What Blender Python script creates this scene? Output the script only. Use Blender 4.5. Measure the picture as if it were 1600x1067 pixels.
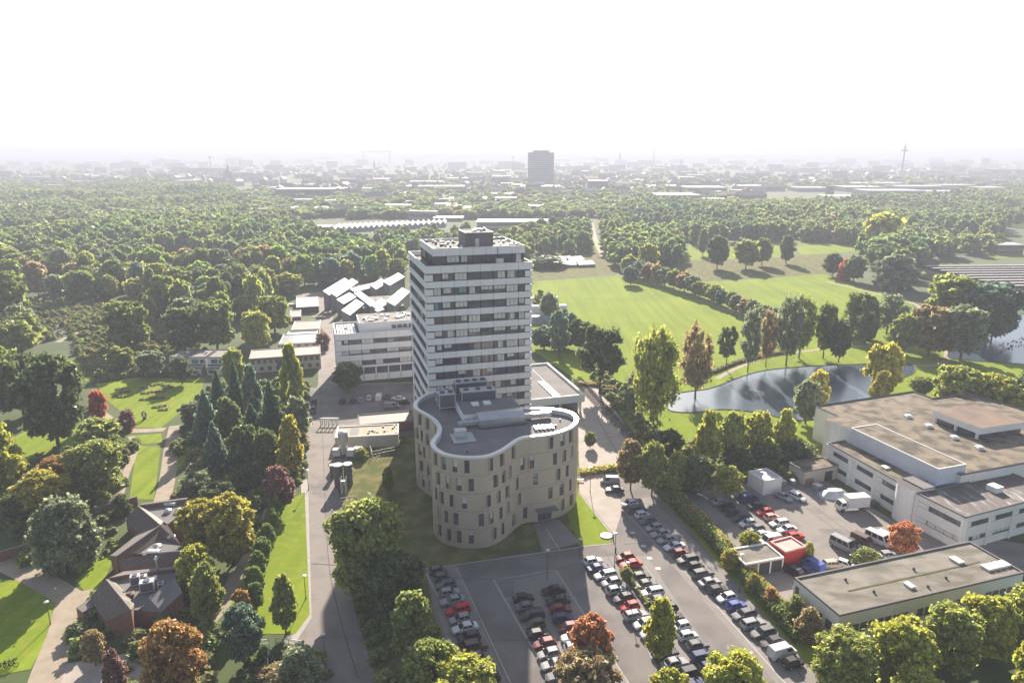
import bpy, math, random
import numpy as np
random.seed(7); RNG = np.random.default_rng(7)
R = math.radians
for o in list(bpy.data.objects): bpy.data.objects.remove(o)
SC = bpy.context.scene
COL = SC.collection
# ------------------------------------------------------------------ camera, sky, sun, exposure
CAMZ, FPX, PITCH = 75.0, 1096.0, R(15)
cam_d = bpy.data.cameras.new('camera'); cam = bpy.data.objects.new('camera', cam_d); COL.objects.link(cam)
cam_d.sensor_width = 36; cam_d.lens = 36 * FPX / 1600; cam_d.clip_start = 1; cam_d.clip_end = 40000
cam.location = (0, 0, CAMZ); cam.rotation_euler = (R(90) - PITCH, 0, 0); SC.camera = cam
SUN_EL, SUN_AZ = R(26.5), R(1.6)            # azimuth measured from +Y towards +X
W = bpy.data.worlds.new('World'); SC.world = W; W.use_nodes = True
wn = W.node_tree; bg = wn.nodes['Background']
sky = wn.nodes.new('ShaderNodeTexSky'); sky.sky_type = 'NISHITA'; sky.sun_disc = False
sky.sun_elevation = SUN_EL; sky.sun_rotation = SUN_AZ; sky.air_density = 1.0; sky.dust_density = 1.0; sky.ozone_density = 1.5
hsv = wn.nodes.new('ShaderNodeHueSaturation'); hsv.inputs['Saturation'].default_value = .72; wn.links.new(sky.outputs[0], hsv.inputs['Color'])   # thin veil of high haze
wn.links.new(hsv.outputs[0], bg.inputs[0]); bg.inputs[1].default_value = 0.070
sun_d = bpy.data.lights.new('sun', 'SUN'); sun_d.energy = 5.0; sun_d.angle = R(0.53); sun_d.color = (1, .89, .75)
sun = bpy.data.objects.new('sun', sun_d); COL.objects.link(sun)
sun.rotation_euler = (R(90) - SUN_EL, 0, math.pi - SUN_AZ)
SC.view_settings.view_transform = 'Standard'; SC.view_settings.look = 'None'; SC.view_settings.gamma = 1
SC.view_settings.exposure = 1.55; SC.view_settings.use_curve_mapping = False
SC.render.engine = 'CYCLES'
cy = SC.cycles; cy.use_denoising = True
try: cy.denoiser = 'OPENIMAGEDENOISE'
except Exception: pass
cy.max_bounces = 6; cy.diffuse_bounces = 4; cy.glossy_bounces = 2; cy.transmission_bounces = 2; cy.transparent_max_bounces = 6
cy.volume_bounces = 0; cy.caustics_reflective = False; cy.caustics_refractive = False
HAZE_DENSITY = 3.8e-4

# ------------------------------------------------------------------ helpers
S_, C_ = math.sin(PITCH), math.cos(PITCH)
def G(px, py, z=0.0):
    u = (px - 800) / FPX; v = (533.5 - py) / FPX; t = (CAMZ - z) / (S_ - v * C_)
    return (u * t, (C_ + v * S_) * t)
def PX(x, y, z=0.0):
    up = (z - CAMZ) * C_ + y * S_; d = y * C_ - (z - CAMZ) * S_
    return (800 + FPX * x / d, 533.5 - FPX * up / d)
def zfor(x, y, py):
    lo, hi = -5.0, 400.0
    for _ in range(40):
        m = (lo + hi) / 2
        if PX(x, y, m)[1] > py: lo = m
        else: hi = m
    return lo
def depth(x, y, z=0): return y * C_ - (z - CAMZ) * S_

MATS = {}
def newmat(name):
    m = bpy.data.materials.new(name); m.use_nodes = True; MATS[name] = m
    nt = m.node_tree; return m, nt, nt.nodes['Principled BSDF']
def N(nt, t, **k):
    n = nt.nodes.new(t)
    for a, b in k.items(): setattr(n, a, b)
    return n
def mat(name, c1, c2=None, scale=.5, rough=.8, metal=0, detail=6, bump=0, bscale=None, spec=None, c3=None, scale3=.05, fac3=.5, stretch=None, emit=None):
    m, nt, b = newmat(name); L = nt.links.new
    b.inputs['Roughness'].default_value = rough; b.inputs['Metallic'].default_value = metal
    if spec is not None: b.inputs['Specular IOR Level'].default_value = spec
    c1 = (*c1, 1)
    if c2 is None: b.inputs['Base Color'].default_value = c1
    tc = N(nt, 'ShaderNodeNewGeometry'); src = tc.outputs['Position']
    if stretch:
        mp = N(nt, 'ShaderNodeMapping'); mp.inputs['Scale'].default_value = stretch; L(src, mp.inputs['Vector']); src = mp.outputs[0]
    if c2 is not None:
        nz = N(nt, 'ShaderNodeTexNoise'); nz.inputs['Scale'].default_value = scale; nz.inputs['Detail'].default_value = detail; L(src, nz.inputs['Vector'])
        rp = N(nt, 'ShaderNodeValToRGB'); rp.color_ramp.elements[0].position = .36; rp.color_ramp.elements[1].position = .64
        rp.color_ramp.elements[0].color = c1; rp.color_ramp.elements[1].color = (*c2, 1); L(nz.outputs[0], rp.inputs[0]); out = rp.outputs[0]
        if c3 is not None:
            n3 = N(nt, 'ShaderNodeTexNoise'); n3.inputs['Scale'].default_value = scale3; n3.inputs['Detail'].default_value = 8; L(src, n3.inputs['Vector'])
            r3 = N(nt, 'ShaderNodeValToRGB'); r3.color_ramp.elements[0].position = fac3 - .06; r3.color_ramp.elements[1].position = fac3 + .1; L(n3.outputs[0], r3.inputs[0])
            mx = N(nt, 'ShaderNodeMixRGB'); mx.inputs['Color2'].default_value = (*c3, 1); L(out, mx.inputs['Color1']); L(r3.outputs[0], mx.inputs['Fac']); out = mx.outputs[0]
        L(out, b.inputs['Base Color'])
    if bump:
        bz = N(nt, 'ShaderNodeTexNoise'); bz.inputs['Scale'].default_value = bscale or scale * 4; bz.inputs['Detail'].default_value = 4; L(src, bz.inputs['Vector'])
        bp = N(nt, 'ShaderNodeBump'); bp.inputs['Strength'].default_value = 1; bp.inputs['Distance'].default_value = bump; L(bz.outputs[0], bp.inputs['Height']); L(bp.outputs[0], b.inputs['Normal'])
    return m
LEAFGAIN = 3.0
def leafmat(name, mode, dark=.55):
    """foliage: diffuse plus translucence, colour from the object (or a random pick per instance), varied leaf by leaf"""
    m = bpy.data.materials.new(name); m.use_nodes = True; nt = m.node_tree; L = nt.links.new
    nt.nodes.clear(); out = N(nt, 'ShaderNodeOutputMaterial'); oi = N(nt, 'ShaderNodeObjectInfo'); ge = N(nt, 'ShaderNodeNewGeometry')
    if mode == 'object': base = oi.outputs['Color']
    else:
        big = N(nt, 'ShaderNodeTexNoise'); big.inputs['Scale'].default_value = .008; big.inputs['Detail'].default_value = 3; L(ge.outputs['Position'], big.inputs['Vector'])
        ad = N(nt, 'ShaderNodeMath', operation='MULTIPLY_ADD'); ad.inputs[1].default_value = 1.8; ad.inputs[2].default_value = -.9; L(big.outputs[0], ad.inputs[0])
        a2 = N(nt, 'ShaderNodeMath', operation='MULTIPLY_ADD'); a2.inputs[1].default_value = .62; L(oi.outputs['Random'], a2.inputs[0]); L(ad.outputs[0], a2.inputs[2])
        a3 = N(nt, 'ShaderNodeMath', operation='ADD', use_clamp=True); a3.inputs[1].default_value = .17; L(a2.outputs[0], a3.inputs[0])
        rp = N(nt, 'ShaderNodeValToRGB'); rp.color_ramp.interpolation = 'LINEAR'; cr = rp.color_ramp
        for i, (p, c) in enumerate(mode):
            e = cr.elements[i] if i < 2 else cr.elements.new(p); e.position = p; e.color = (*c, 1)
        L(a3.outputs[0], rp.inputs[0]); base = rp.outputs[0]
    gm = N(nt, 'ShaderNodeVectorMath', operation='SCALE'); gm.inputs['Scale'].default_value = LEAFGAIN; L(base, gm.inputs[0]); base = gm.outputs[0]
    hs = N(nt, 'ShaderNodeHueSaturation'); L(base, hs.inputs['Color'])
    mr = N(nt, 'ShaderNodeMapRange'); mr.inputs['To Min'].default_value = dark; mr.inputs['To Max'].default_value = 1.6; L(ge.outputs['Random Per Island'], mr.inputs['Value']); L(mr.outputs[0], hs.inputs['Value'])
    nz = N(nt, 'ShaderNodeTexNoise'); nz.inputs['Scale'].default_value = .35; L(ge.outputs['Position'], nz.inputs['Vector'])
    mh = N(nt, 'ShaderNodeMapRange'); mh.inputs['To Min'].default_value = .47; mh.inputs['To Max'].default_value = .53; L(nz.outputs[0], mh.inputs['Value']); L(mh.outputs[0], hs.inputs['Hue'])
    d = N(nt, 'ShaderNodeBsdfDiffuse'); t = N(nt, 'ShaderNodeBsdfTranslucent'); g = N(nt, 'ShaderNodeBsdfGlossy'); g.inputs['Roughness'].default_value = .45; g.inputs['Color'].default_value = (.8, .85, .8, 1)
    L(hs.outputs[0], d.inputs[0]); L(hs.outputs[0], t.inputs[0])
    a = N(nt, 'ShaderNodeMixShader'); a.inputs[0].default_value = .58; L(d.outputs[0], a.inputs[1]); L(t.outputs[0], a.inputs[2])
    b2 = N(nt, 'ShaderNodeMixShader'); b2.inputs[0].default_value = .035; L(a.outputs[0], b2.inputs[1]); L(g.outputs[0], b2.inputs[2]); L(b2.outputs[0], out.inputs[0])
    MATS[name] = m; return m

def tag(o, label=None, cat=None, group=None, kind=None):
    if label: o['label'] = label
    if cat: o['category'] = cat
    if group: o['group'] = group
    if kind: o['kind'] = kind
    return o
def empty(name, label, cat, loc=(0, 0, 0), rz=0, group=None):
    o = bpy.data.objects.new(name, None); COL.objects.link(o); o.empty_display_size = 1
    o.location = loc; o.rotation_euler = (0, 0, rz); return tag(o, label, cat, group)
def link(name, me, parent=None, loc=None, rz=0, scale=None, color=None):
    o = bpy.data.objects.new(name, me); COL.objects.link(o)
    if parent: o.parent = parent
    if loc is not None: o.location = loc
    if rz: o.rotation_euler = (0, 0, rz)
    if scale is not None: o.scale = scale
    if color: o.color = (*color, 1)
    return o
class MB:
    def __init__(s): s.v = []; s.f = []; s.m = []
    def poly(s, pts, m=0):
        n = len(s.v); s.v += [tuple(p) for p in pts]; s.f.append(tuple(range(n, n + len(pts)))); s.m.append(m); return s
    def box(s, x0, x1, y0, y1, z0, z1, m=0):
        n = len(s.v); s.v += [(x0,y0,z0),(x1,y0,z0),(x1,y1,z0),(x0,y1,z0),(x0,y0,z1),(x1,y0,z1),(x1,y1,z1),(x0,y1,z1)]
        for q in ((3,2,1,0),(4,5,6,7),(0,1,5,4),(1,2,6,5),(2,3,7,6),(3,0,4,7)): s.f.append(tuple(n+i for i in q)); s.m.append(m)
        return s
    def prism(s, pts, z0, z1, m=0, mt=None, cap=True):
        n = len(s.v); k = len(pts); s.v += [(p[0], p[1], z0) for p in pts] + [(p[0], p[1], z1) for p in pts]
        for i in range(k):
            j = (i + 1) % k; s.f.append((n+i, n+j, n+k+j, n+k+i)); s.m.append(m)
        if cap: s.f.append(tuple(n+k+i for i in range(k))); s.m.append(m if mt is None else mt)
        return s
    def tube(s, p, q, r0, r1=None, k=6, m=0, cap=True):
        r1 = r0 if r1 is None else r1; p = np.array(p, float); q = np.array(q, float); d = q - p; l = np.linalg.norm(d) + 1e-9; d /= l
        a = np.cross(d, (0, 0, 1.)) if abs(d[2]) < .9 else np.cross(d, (1., 0, 0)); a /= np.linalg.norm(a); b = np.cross(d, a); n = len(s.v)
        for c, r in ((p, r0), (q, r1)):
            for i in range(k):
                t = 2 * math.pi * i / k; s.v.append(tuple(c + r * (math.cos(t) * a + math.sin(t) * b)))
        for i in range(k):
            j = (i + 1) % k; s.f.append((n+i, n+j, n+k+j, n+k+i)); s.m.append(m)
        if cap: s.f.append(tuple(n+k+i for i in range(k))); s.m.append(m); s.f.append(tuple(n+k-1-i for i in range(k))); s.m.append(m)
        return s
    def mesh(s, name, *mats):
        me = bpy.data.meshes.new(name); me.from_pydata(s.v, [], s.f)
        for m in mats: me.materials.append(m)
        if len(mats) > 1: me.polygons.foreach_set('material_index', s.m)
        me.update(); return me
    def build(s, name, mats, parent=None, **k):
        mats = mats if isinstance(mats, (list, tuple)) else [mats]
        return link(name, s.mesh(name, *mats), parent, **k)
_ub = {}
def ubox(m):
    if m.name not in _ub: _ub[m.name] = MB().box(-.5, .5, -.5, .5, -.5, .5).mesh('block_' + m.name, m)
    return _ub[m.name]
def bx(name, m, parent, x0, x1, y0, y1, z0, z1, rz=0):
    return link(name, ubox(m), parent, ((x0+x1)/2, (y0+y1)/2, (z0+z1)/2), rz, (abs(x1-x0), abs(y1-y0), abs(z1-z0)))
def frame3(A, B, C, h):
    """corner A, front edge A->B, C on the rear edge: pixels at height h -> origin, yaw, width, depth"""
    a, b, c = G(*A, h), G(*B, h), G(*C, h); dx, dy = b[0]-a[0], b[1]-a[1]; w = math.hypot(dx, dy); dx /= w; dy /= w
    d = -(c[0]-a[0]) * dy + (c[1]-a[1]) * dx
    return a, math.atan2(dy, dx), w, d
def inpoly(x, y, P):
    r = False; j = len(P) - 1
    for i in range(len(P)):
        if (P[i][1] > y) != (P[j][1] > y) and x < (P[j][0]-P[i][0]) * (y-P[i][1]) / (P[j][1]-P[i][1]) + P[i][0]: r = not r
        j = i
    return r
def smooth(pts, n=6, closed=False):
    P = [np.array(p, float) for p in pts]; k = len(P); out = []
    rng = range(k) if closed else range(k - 1)
    for i in rng:
        g = (lambda j: P[j % k]) if closed else (lambda j: P[max(0, min(k-1, j))])
        a, b, c, d = g(i-1), g(i), g(i+1), g(i+2)
        for t in np.arange(n) / n:
            out.append(tuple(.5 * ((2*b) + (c-a)*t + (2*a-5*b+4*c-d)*t*t + (3*b-a-3*c+d)*t**3)))
    if not closed: out.append(tuple(P[-1]))
    return out

# ------------------------------------------------------------------ materials
M = dict(
 ground=mat('ground_soil', (.04,.068,.016), (.06,.085,.02), .12, 1, c3=(.075,.10,.025), scale3=.02),
 grass=mat('lawn_grass', (.145,.21,.014), (.19,.255,.018), .035, 1, detail=12, c3=(.215,.24,.03), scale3=.6, fac3=.54, spec=.1),
 grass2=mat('rough_grass', (.085,.105,.03), (.14,.135,.045), .25, 1, detail=9, c3=(.18,.155,.07), scale3=.25, fac3=.52, spec=.1),
 asphalt=mat('asphalt', (.165,.148,.14), (.19,.172,.16), .2, .9, detail=10, c3=(.135,.122,.117), scale3=.16, fac3=.52, bump=.01, bscale=6, spec=.3),
 lightroad=mat('pale_asphalt', (.215,.19,.172), (.25,.222,.20), .2, .9, detail=10, c3=(.175,.156,.142), scale3=.2, fac3=.52, spec=.3),
 paver=mat('parking_pavers', (.19,.17,.158), (.215,.195,.18), .5, .9, detail=8),
 gravel=mat('beige_path', (.27,.22,.165), (.33,.27,.20), .5, .95, detail=8),
 plaza=mat('plaza_paving', (.30,.265,.235), (.36,.31,.27), .4, .9, detail=8),
 kerb=mat('kerb_stone', (.30,.28,.26), (.36,.34,.31), 1, .9),
 line=mat('road_marking', (.5,.48,.44), (.35,.33,.31), 1.5, .8),
 soil=mat('garden_beds', (.10,.075,.05), (.16,.12,.085), .4, 1, c3=(.06,.075,.03), scale3=.3, fac3=.5),
 panel=mat('facade_concrete', (.68,.67,.68), (.73,.72,.725), .15, .75, detail=8, stretch=(1,1,.25)),
 dark=mat('shadow_gap', (.035,.035,.04), None, rough=.7),
 glass=mat('window_glass', (.06,.065,.085), (.12,.125,.15), .4, .06, spec=.8),
 fr=mat('window_frame', (.08,.08,.09), None, rough=.5),
 frw=mat('white_frame', (.6,.6,.6), None, rough=.5),
 blind=mat('pale_blind', (.62,.6,.56), (.5,.49,.47), 1.2, .8),
 curtain=mat('teal_blind', (.18,.30,.30), None, rough=.8),
 roofg=mat('roof_gravel', (.18,.165,.15), (.26,.235,.21), .5, .95, detail=9, c3=(.10,.09,.08), scale3=.25, fac3=.58),
 roofm=mat('mossy_roof', (.15,.12,.085), (.205,.165,.115), .35, .95, detail=10, c3=(.06,.05,.035), scale3=.3, fac3=.51, bump=.02, bscale=3),
 roofl=mat('pale_bitumen_roof', (.17,.152,.125), (.23,.208,.175), .5, .95, detail=12, c3=(.115,.105,.08), scale3=.3, fac3=.53, stretch=(.6,1.2,1)),
 roofd=mat('grey_membrane_roof', (.15,.14,.14), (.185,.172,.168), .3, .95, detail=8, c3=(.13,.125,.125), scale3=.15, fac3=.55),
 metal=mat('pale_metal', (.62,.62,.63), (.55,.55,.56), 1, .35, metal=.85),
 white=mat('white_render', (.74,.72,.69), (.67,.65,.62), .3, .8, detail=8, stretch=(1,1,.3)),
 cream=mat('cream_render', (.52,.46,.37), (.46,.41,.33), .3, .85),
 tan=mat('beige_facade', (.41,.345,.27), (.45,.38,.30), .25, .55, detail=8, stretch=(1,1,.2)),
 brick=mat('red_brick', (.16,.075,.05), (.22,.11,.075), 3, .9),
 tile=mat('brown_tiles', (.10,.072,.058), (.15,.11,.088), 1.2, .75, detail=8, stretch=(1,1,6)),
 slate=mat('grey_slates', (.14,.122,.112), (.19,.165,.15), .8, .7, detail=8),
 pink=mat('pink_roof', (.36,.29,.26), (.42,.34,.30), .5, .85),
 equip=mat('pale_equipment', (.55,.55,.56), (.47,.47,.49), 2, .45, metal=.3),
 louvre=mat('dark_louvre', (.06,.065,.08), (.10,.105,.12), 4, .5, stretch=(1,1,8)),
 bark=mat('bark', (.06,.045,.03), (.10,.08,.055), 2, .95, stretch=(1,1,.3)),
 birch=mat('pale_bark', (.22,.19,.16), (.12,.10,.08), 2, .95),
 tyre=mat('tyre_rubber', (.02,.02,.02), None, rough=.85),
 carglass=mat('car_glass', (.018,.02,.026), None, rough=.12, spec=.3),
 lamp=mat('headlight_lens', (.7,.7,.72), None, rough=.1, spec=.8),
 tail=mat('tail_light_lens', (.35,.02,.015), None, rough=.2),
 plate=mat('number_plate', (.6,.6,.58), None, rough=.5),
 solar=mat('glasshouse_pane', (.28,.30,.32), (.20,.22,.25), .35, .4, spec=.4),
 steel=mat('dark_steel', (.10,.10,.11), None, rough=.5, metal=.4),
 steell=mat('galvanised_steel', (.42,.43,.44), None, rough=.4, metal=.7),
 tarp=mat('pale_tarpaulin', (.42,.46,.52), (.32,.36,.42), .8, .6, bump=.1, bscale=1),
 redp=mat('red_truck_panel', (.45,.035,.025), (.38,.03,.02), 1, .4),
 redtop=mat('faded_red_roof', (.55,.30,.26), (.48,.17,.14), .3, .6),
 wood=mat('weathered_wood', (.2,.13,.08), (.26,.18,.11), 2, .9),
 tank=mat('silver_tank', (.6,.6,.62), None, rough=.35, metal=.6),
 orangem=mat('orange_plastic', (.55,.18,.03), None, rough=.5),
 farwall=mat('far_wall', (.42,.38,.35), (.30,.27,.25), .02, .9),
 farwallb=mat('far_brick_wall', (.24,.16,.13), (.18,.13,.11), .02, .9),
 farroof=mat('far_pale_roof', (.55,.53,.52), (.42,.41,.41), .02, .6),
 farroofd=mat('far_tiled_roof', (.22,.16,.14), (.17,.14,.13), .02, .8),
 blueclad=mat('blue_grey_cladding', (.20,.26,.28), (.25,.30,.32), .1, .6),
 green=mat('green_copper', (.12,.28,.22), None, rough=.6),
)
# mowing bands and trodden streaks on the lawns
nt = M['grass'].node_tree; b = nt.nodes['Principled BSDF']; lk = b.inputs['Base Color'].links[0]; src = lk.from_socket
ge = N(nt, 'ShaderNodeNewGeometry'); mp = N(nt, 'ShaderNodeMapping'); mp.inputs['Rotation'].default_value = (0, 0, .5); mp.inputs['Scale'].default_value = (.30, .012, 1); nt.links.new(ge.outputs['Position'], mp.inputs['Vector'])
nz = N(nt, 'ShaderNodeTexNoise'); nz.inputs['Scale'].default_value = 1; nz.inputs['Detail'].default_value = 5; nt.links.new(mp.outputs[0], nz.inputs['Vector']); mr = N(nt, 'ShaderNodeMapRange'); mr.inputs['From Min'].default_value = .3; mr.inputs['From Max'].default_value = .7; mr.inputs['To Min'].default_value = .84; mr.inputs['To Max'].default_value = 1.14; nt.links.new(nz.outputs[0], mr.inputs['Value'])
vm = N(nt, 'ShaderNodeVectorMath', operation='SCALE'); nt.links.new(src, vm.inputs[0]); nt.links.new(mr.outputs[0], vm.inputs['Scale']); nt.links.new(vm.outputs[0], b.inputs['Base Color'])
# water
m, nt, b = newmat('lake_water'); M['water'] = m
b.inputs['Base Color'].default_value = (.06,.09,.12,1); b.inputs['Roughness'].default_value = .2; b.inputs['Specular IOR Level'].default_value = .8
ge = N(nt, 'ShaderNodeNewGeometry'); nz = N(nt, 'ShaderNodeTexNoise'); nz.inputs['Scale'].default_value = 2.6; nz.inputs['Detail'].default_value = 2; nt.links.new(ge.outputs['Position'], nz.inputs['Vector'])
bp = N(nt, 'ShaderNodeBump'); bp.inputs['Distance'].default_value = .02; bp.inputs['Strength'].default_value = .7; nt.links.new(nz.outputs[0], bp.inputs['Height']); nt.links.new(bp.outputs[0], b.inputs['Normal'])
# car paint takes the object colour
m, nt, b = newmat('car_paint'); M['paint'] = m
oi = N(nt, 'ShaderNodeObjectInfo'); nt.links.new(oi.outputs['Color'], b.inputs['Base Color'])
b.inputs['Specular IOR Level'].default_value = .22; b.inputs['Roughness'].default_value = .55; b.inputs['Coat Weight'].default_value = .04; b.inputs['Coat Roughness'].default_value = .12
M['leaf'] = leafmat('leaf', 'object')
M['forest'] = leafmat('forest_leaf', [(0,(.036,.06,.028)),(.2,(.055,.08,.032)),(.42,(.068,.095,.025)),(.62,(.09,.11,.03)),(.78,(.075,.085,.042)),(.92,(.115,.115,.03)),(1,(.13,.10,.035))])
M['bushleaf'] = leafmat('shrub_leaf', [(0,(.05,.08,.02)),(.2,(.085,.11,.03)),(.4,(.11,.12,.04)),(.6,(.07,.085,.035)),(.75,(.13,.11,.05)),(.88,(.12,.15,.03)),(1,(.16,.08,.05))])

# ------------------------------------------------------------------ ground, roads, lawns, water
def sheet(name, pts, m, z, sm=0, px=True, kind='structure'):
    P = [G(*p) for p in pts] if px else pts
    if sm: P = smooth(P, sm, True)
    return tag(MB().poly([(x, y, z) for x, y in P]).build(name, m), kind=kind)
def ribbon(name, pts, w, m, z, n=6):
    P = smooth([G(*p) for p in pts], n); L_, R_ = [], []
    for i, p in enumerate(P):
        a = P[max(0, i-1)]; b = P[min(len(P)-1, i+1)]; dx, dy = b[0]-a[0], b[1]-a[1]; l = math.hypot(dx, dy) or 1
        L_.append((p[0]-dy/l*w/2, p[1]+dx/l*w/2, z)); R_.append((p[0]+dy/l*w/2, p[1]-dx/l*w/2, z))
    mb = MB()
    for i in range(len(P)-1): mb.poly([R_[i], R_[i+1], L_[i+1], L_[i]])
    return tag(mb.build(name, m), kind='structure')
FAR = 13500
tag(MB().poly([(-11000,-60,0),(11000,-60,0),(11000,FAR,0),(-11000,FAR,0)]).build('ground', M['ground']), kind='structure')
# low hills on the horizon
mb = MB(); hx = np.linspace(-10500, 10500, 90); rows = []
for k, (yy, hh) in enumerate(((5600,.2),(6600,34),(7600,66),(9500,74),(13300,60))):
    rows.append([(x, yy, max(.2, hh * (.86 + .10*math.sin(x*.0006+k) + .07*math.sin(x*.0019+2*k) + .03*math.sin(x*.006)))) for x in hx])
for a, b_ in zip(rows, rows[1:]):
    for i in range(len(hx)-1): mb.poly([a[i], a[i+1], b_[i+1], b_[i]])
tag(mb.build('hills', M['ground']), kind='structure')

sheet('lawn', [(828,440),(965,431),(1105,440),(1180,436),(1290,428),(1330,445),(1420,468),(1440,500),(1500,540),(1640,562),(1640,660),(1420,640),(1270,700),(1100,730),(1010,700),(945,615),(905,596),(828,545)], M['grass'], .02)
for i, P in enumerate(([(1062,384),(1240,378),(1240,402),(1075,407)], [(1243,378),(1330,383),(1348,393),(1250,399)], [(1565,333),(1640,338),(1640,356),(1570,352)],[(1540,395),(1600,392),(1620,402),(1550,404)],[(722,365),(870,362),(880,372),(730,376)],
    [(150,600),(205,590),(320,592),(314,612),(285,642),(252,668),(213,668),(185,640),(163,622)], [(198,681),(252,677),(254,692),(204,694)], [(214,696),(251,698),(241,781),(202,779)],
    [(10,690),(60,662),(132,668),(122,700),(30,722)], [(128,508),(160,500),(152,535),(120,532)], [(85,565),(200,552),(210,575),(120,600)], [(-30,905),(-30,1060),(48,1045),(72,1000),(97,948),(80,926),(40,906)],
    [(118,908),(178,845),(174,882),(152,928),(133,924)], [(438,790),(476,768),(484,960),(462,990),(365,990),(350,965),(380,900),(415,840)], [(-20,765),(40,740),(112,735),(60,790),(-20,820)],
    [(268,745),(285,700),(300,690),(290,720)], [(905,770),(957,838),(955,848),(905,853),(885,800)], [(1395,585),(1640,568),(1640,640),(1380,625)])):
    sheet('lawn', P, M['grass'], .024 + .001*i)
sheet('darker_meadow', [(938,400),(1060,398),(1300,398),(1360,412),(1340,440),(1290,427),(1180,435),(1105,439),(965,430)], M['grass2'], .01)  # darker grass tone also paints in the shade band along the trees
sheet('darker_meadow', [(735,380),(930,372),(960,428),(835,438),(832,400)], M['grass2'], .011)
sheet('verge', [(530,740),(560,690),(650,680),(905,690),(912,770),(890,850),(840,858),(790,868),(665,888),(680,960),(760,1100),(600,1100),(556,960),(545,900)], M['grass2'], .016)
sheet('verge', [(1040,772),(1066,780),(1140,866),(1250,975),(1330,1060),(1370,1110),(1310,1110),(1255,1030),(1140,905),(1040,800)], M['grass'], .028)
sheet('verge', [(1000,690),(1060,650),(1270,665),(1290,700),(1265,765),(1110,762),(1045,775),(1000,742),(985,705)], M['grass2'], .012)
# roads and yards
sheet('road', [(483,640),(497,600),(497,570),(508,520),(470,470),(455,460),(520,455),(520,500),(527,600),(655,596),(660,690),(560,700),(523,735),(535,800),(549,900),(612,1110),(520,1110),(478,1008),(440,1004),(487,962),(482,800),(478,700)], M['lightroad'], .008)
sheet('yard', [(484,606),(660,598),(660,652),(520,662),(484,655)], M['asphalt'], .032)
sheet('pavement', [(470,752),(481,748),(487,965),(474,985),(462,1003),(455,996),(478,962)], M['kerb'], .036)
sheet('parking_lot', [(905,733),(1000,743),(1050,798),(1140,900),(1345,1130),(715,1130),(664,890),(790,869),(905,854),(956,849),(958,838),(907,770)], M['asphalt'], .036)
sheet('parking_bays', [(770,906),(868,890),(1010,1110),(885,1110)], M['paver'], .040)
sheet('parking_bays', [(664,890),(712,884),(810,1110),(730,1110)], M['paver'], .041)
sheet('parking_bays', [(915,870),(1010,868),(1150,1080),(1090,1110),(1050,1110),(1000,985)], M['paver'], .042)
sheet('parking_bays', [(965,786),(1015,776),(1140,900),(1300,1080),(1250,1110)], M['paver'], .043)
sheet('yard', [(1045,770),(1110,752),(1275,742),(1400,815),(1600,850),(1600,900),(1250,950),(1180,920),(1140,868),(1068,784)], M['lightroad'], .044)
sheet('plaza', [(903,640),(918,598),(935,604),(1006,705),(1004,722),(905,735)], M['plaza'], .034)
sheet('plaza', [(905,735),(940,733),(950,752),(975,790),(960,836),(905,768)], M['plaza'], .046)
sheet('entrance_path', [(833,816),(874,812),(907,848),(848,862)], M['paver'], .048)
ribbon('road_marking', [(853,826),(874,858)], .16, M['line'], .053)
for a, b_, w in (((664,892),(770,1100),.35),((713,886),(818,1110),.18),((771,906),(888,1110),.3),((771,906),(868,890),.2),((868,890),(1010,1110),.25),((914,872),(1002,990),.3),((1002,990),(1055,1110),.3),((1008,884),(1150,1090),.18),((966,790),(1105,930),.14),((1105,930),(1265,1110),.3),((905,770),(957,836),.3),((905,854),(956,849),.3),((663,889),(905,855),.3)):
    ribbon('kerb', [a, b_], w, M['kerb'], .058, 2)
for p in ((988,832),(1005,853),(1015,872),(1028,888)):
    x, y = G(*p); sheet('road_marking', [(x-.5,y-.45),(x+.5,y-.45),(x+.5,y+.45),(x-.5,y+.45)], M['line'], .06, px=False)
M['seam'] = mat('tar_seam', (.06,.055,.052), (.09,.083,.08), 2, .8)
for sm_ in ([(500,600),(505,700),(512,860),(530,960),(560,1060)],[(484,760),(522,762)],[(486,880),(546,884)],[(1040,812),(1090,868),(1180,965),(1270,1080)],[(975,850),(1060,845)],[(690,900),(800,905),(905,880)],[(780,1000),(905,1000)],[(1090,800),(1180,860)],[(1262,795),(1330,846)],[(1246,772),(1300,812),(1345,845)],[(925,640),(960,700),(975,735)],[(905,690),(985,680)],[(945,860),(990,950),(1040,1060)]):
    ribbon('asphalt_seam', sm_, .14, M['seam'], .064, 4)
# manholes and repaired patches
for p, s in (((790,920),(3,5)),((822,1000),(1.2,4)),((500,760),(2,7)),((1010,960),(2,2.6)),((1090,940),(2.2,6)),((1300,830),(5,2))):
    x, y = G(*p); sheet('asphalt_patch', [(x-s[0]/2,y-s[1]/2),(x+s[0]/2,y-s[1]/2),(x+s[0]/2,y+s[1]/2),(x-s[0]/2,y+s[1]/2)], M['asphalt'], .05, px=False)
ribbon('path', [(-40,862),(0,876),(60,905),(112,935)], 4.2, M['gravel'], .050)
ribbon('path', [(172,922),(140,929),(112,934)], 3.4, M['gravel'], .058)
ribbon('path', [(112,932),(107,955),(98,990),(78,1040),(55,1110)], 4.6, M['gravel'], .054)
ribbon('path', [(275,665),(268,700),(262,745),(252,790)], 3.6, M['gravel'], .050)
ribbon('path', [(205,682),(212,700),(195,745),(184,790)], 1.7, M['gravel'], .050)
ribbon('path', [(150,640),(170,655),(200,672),(258,671)], 3.0, M['gravel'], .051)
ribbon('path', [(60,760),(110,735),(160,720),(195,745)], 1.4, M['gravel'], .052)
ribbon('path', [(90,535),(115,522),(140,508),(155,498)], 2.6, M['gravel'], .052)
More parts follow.
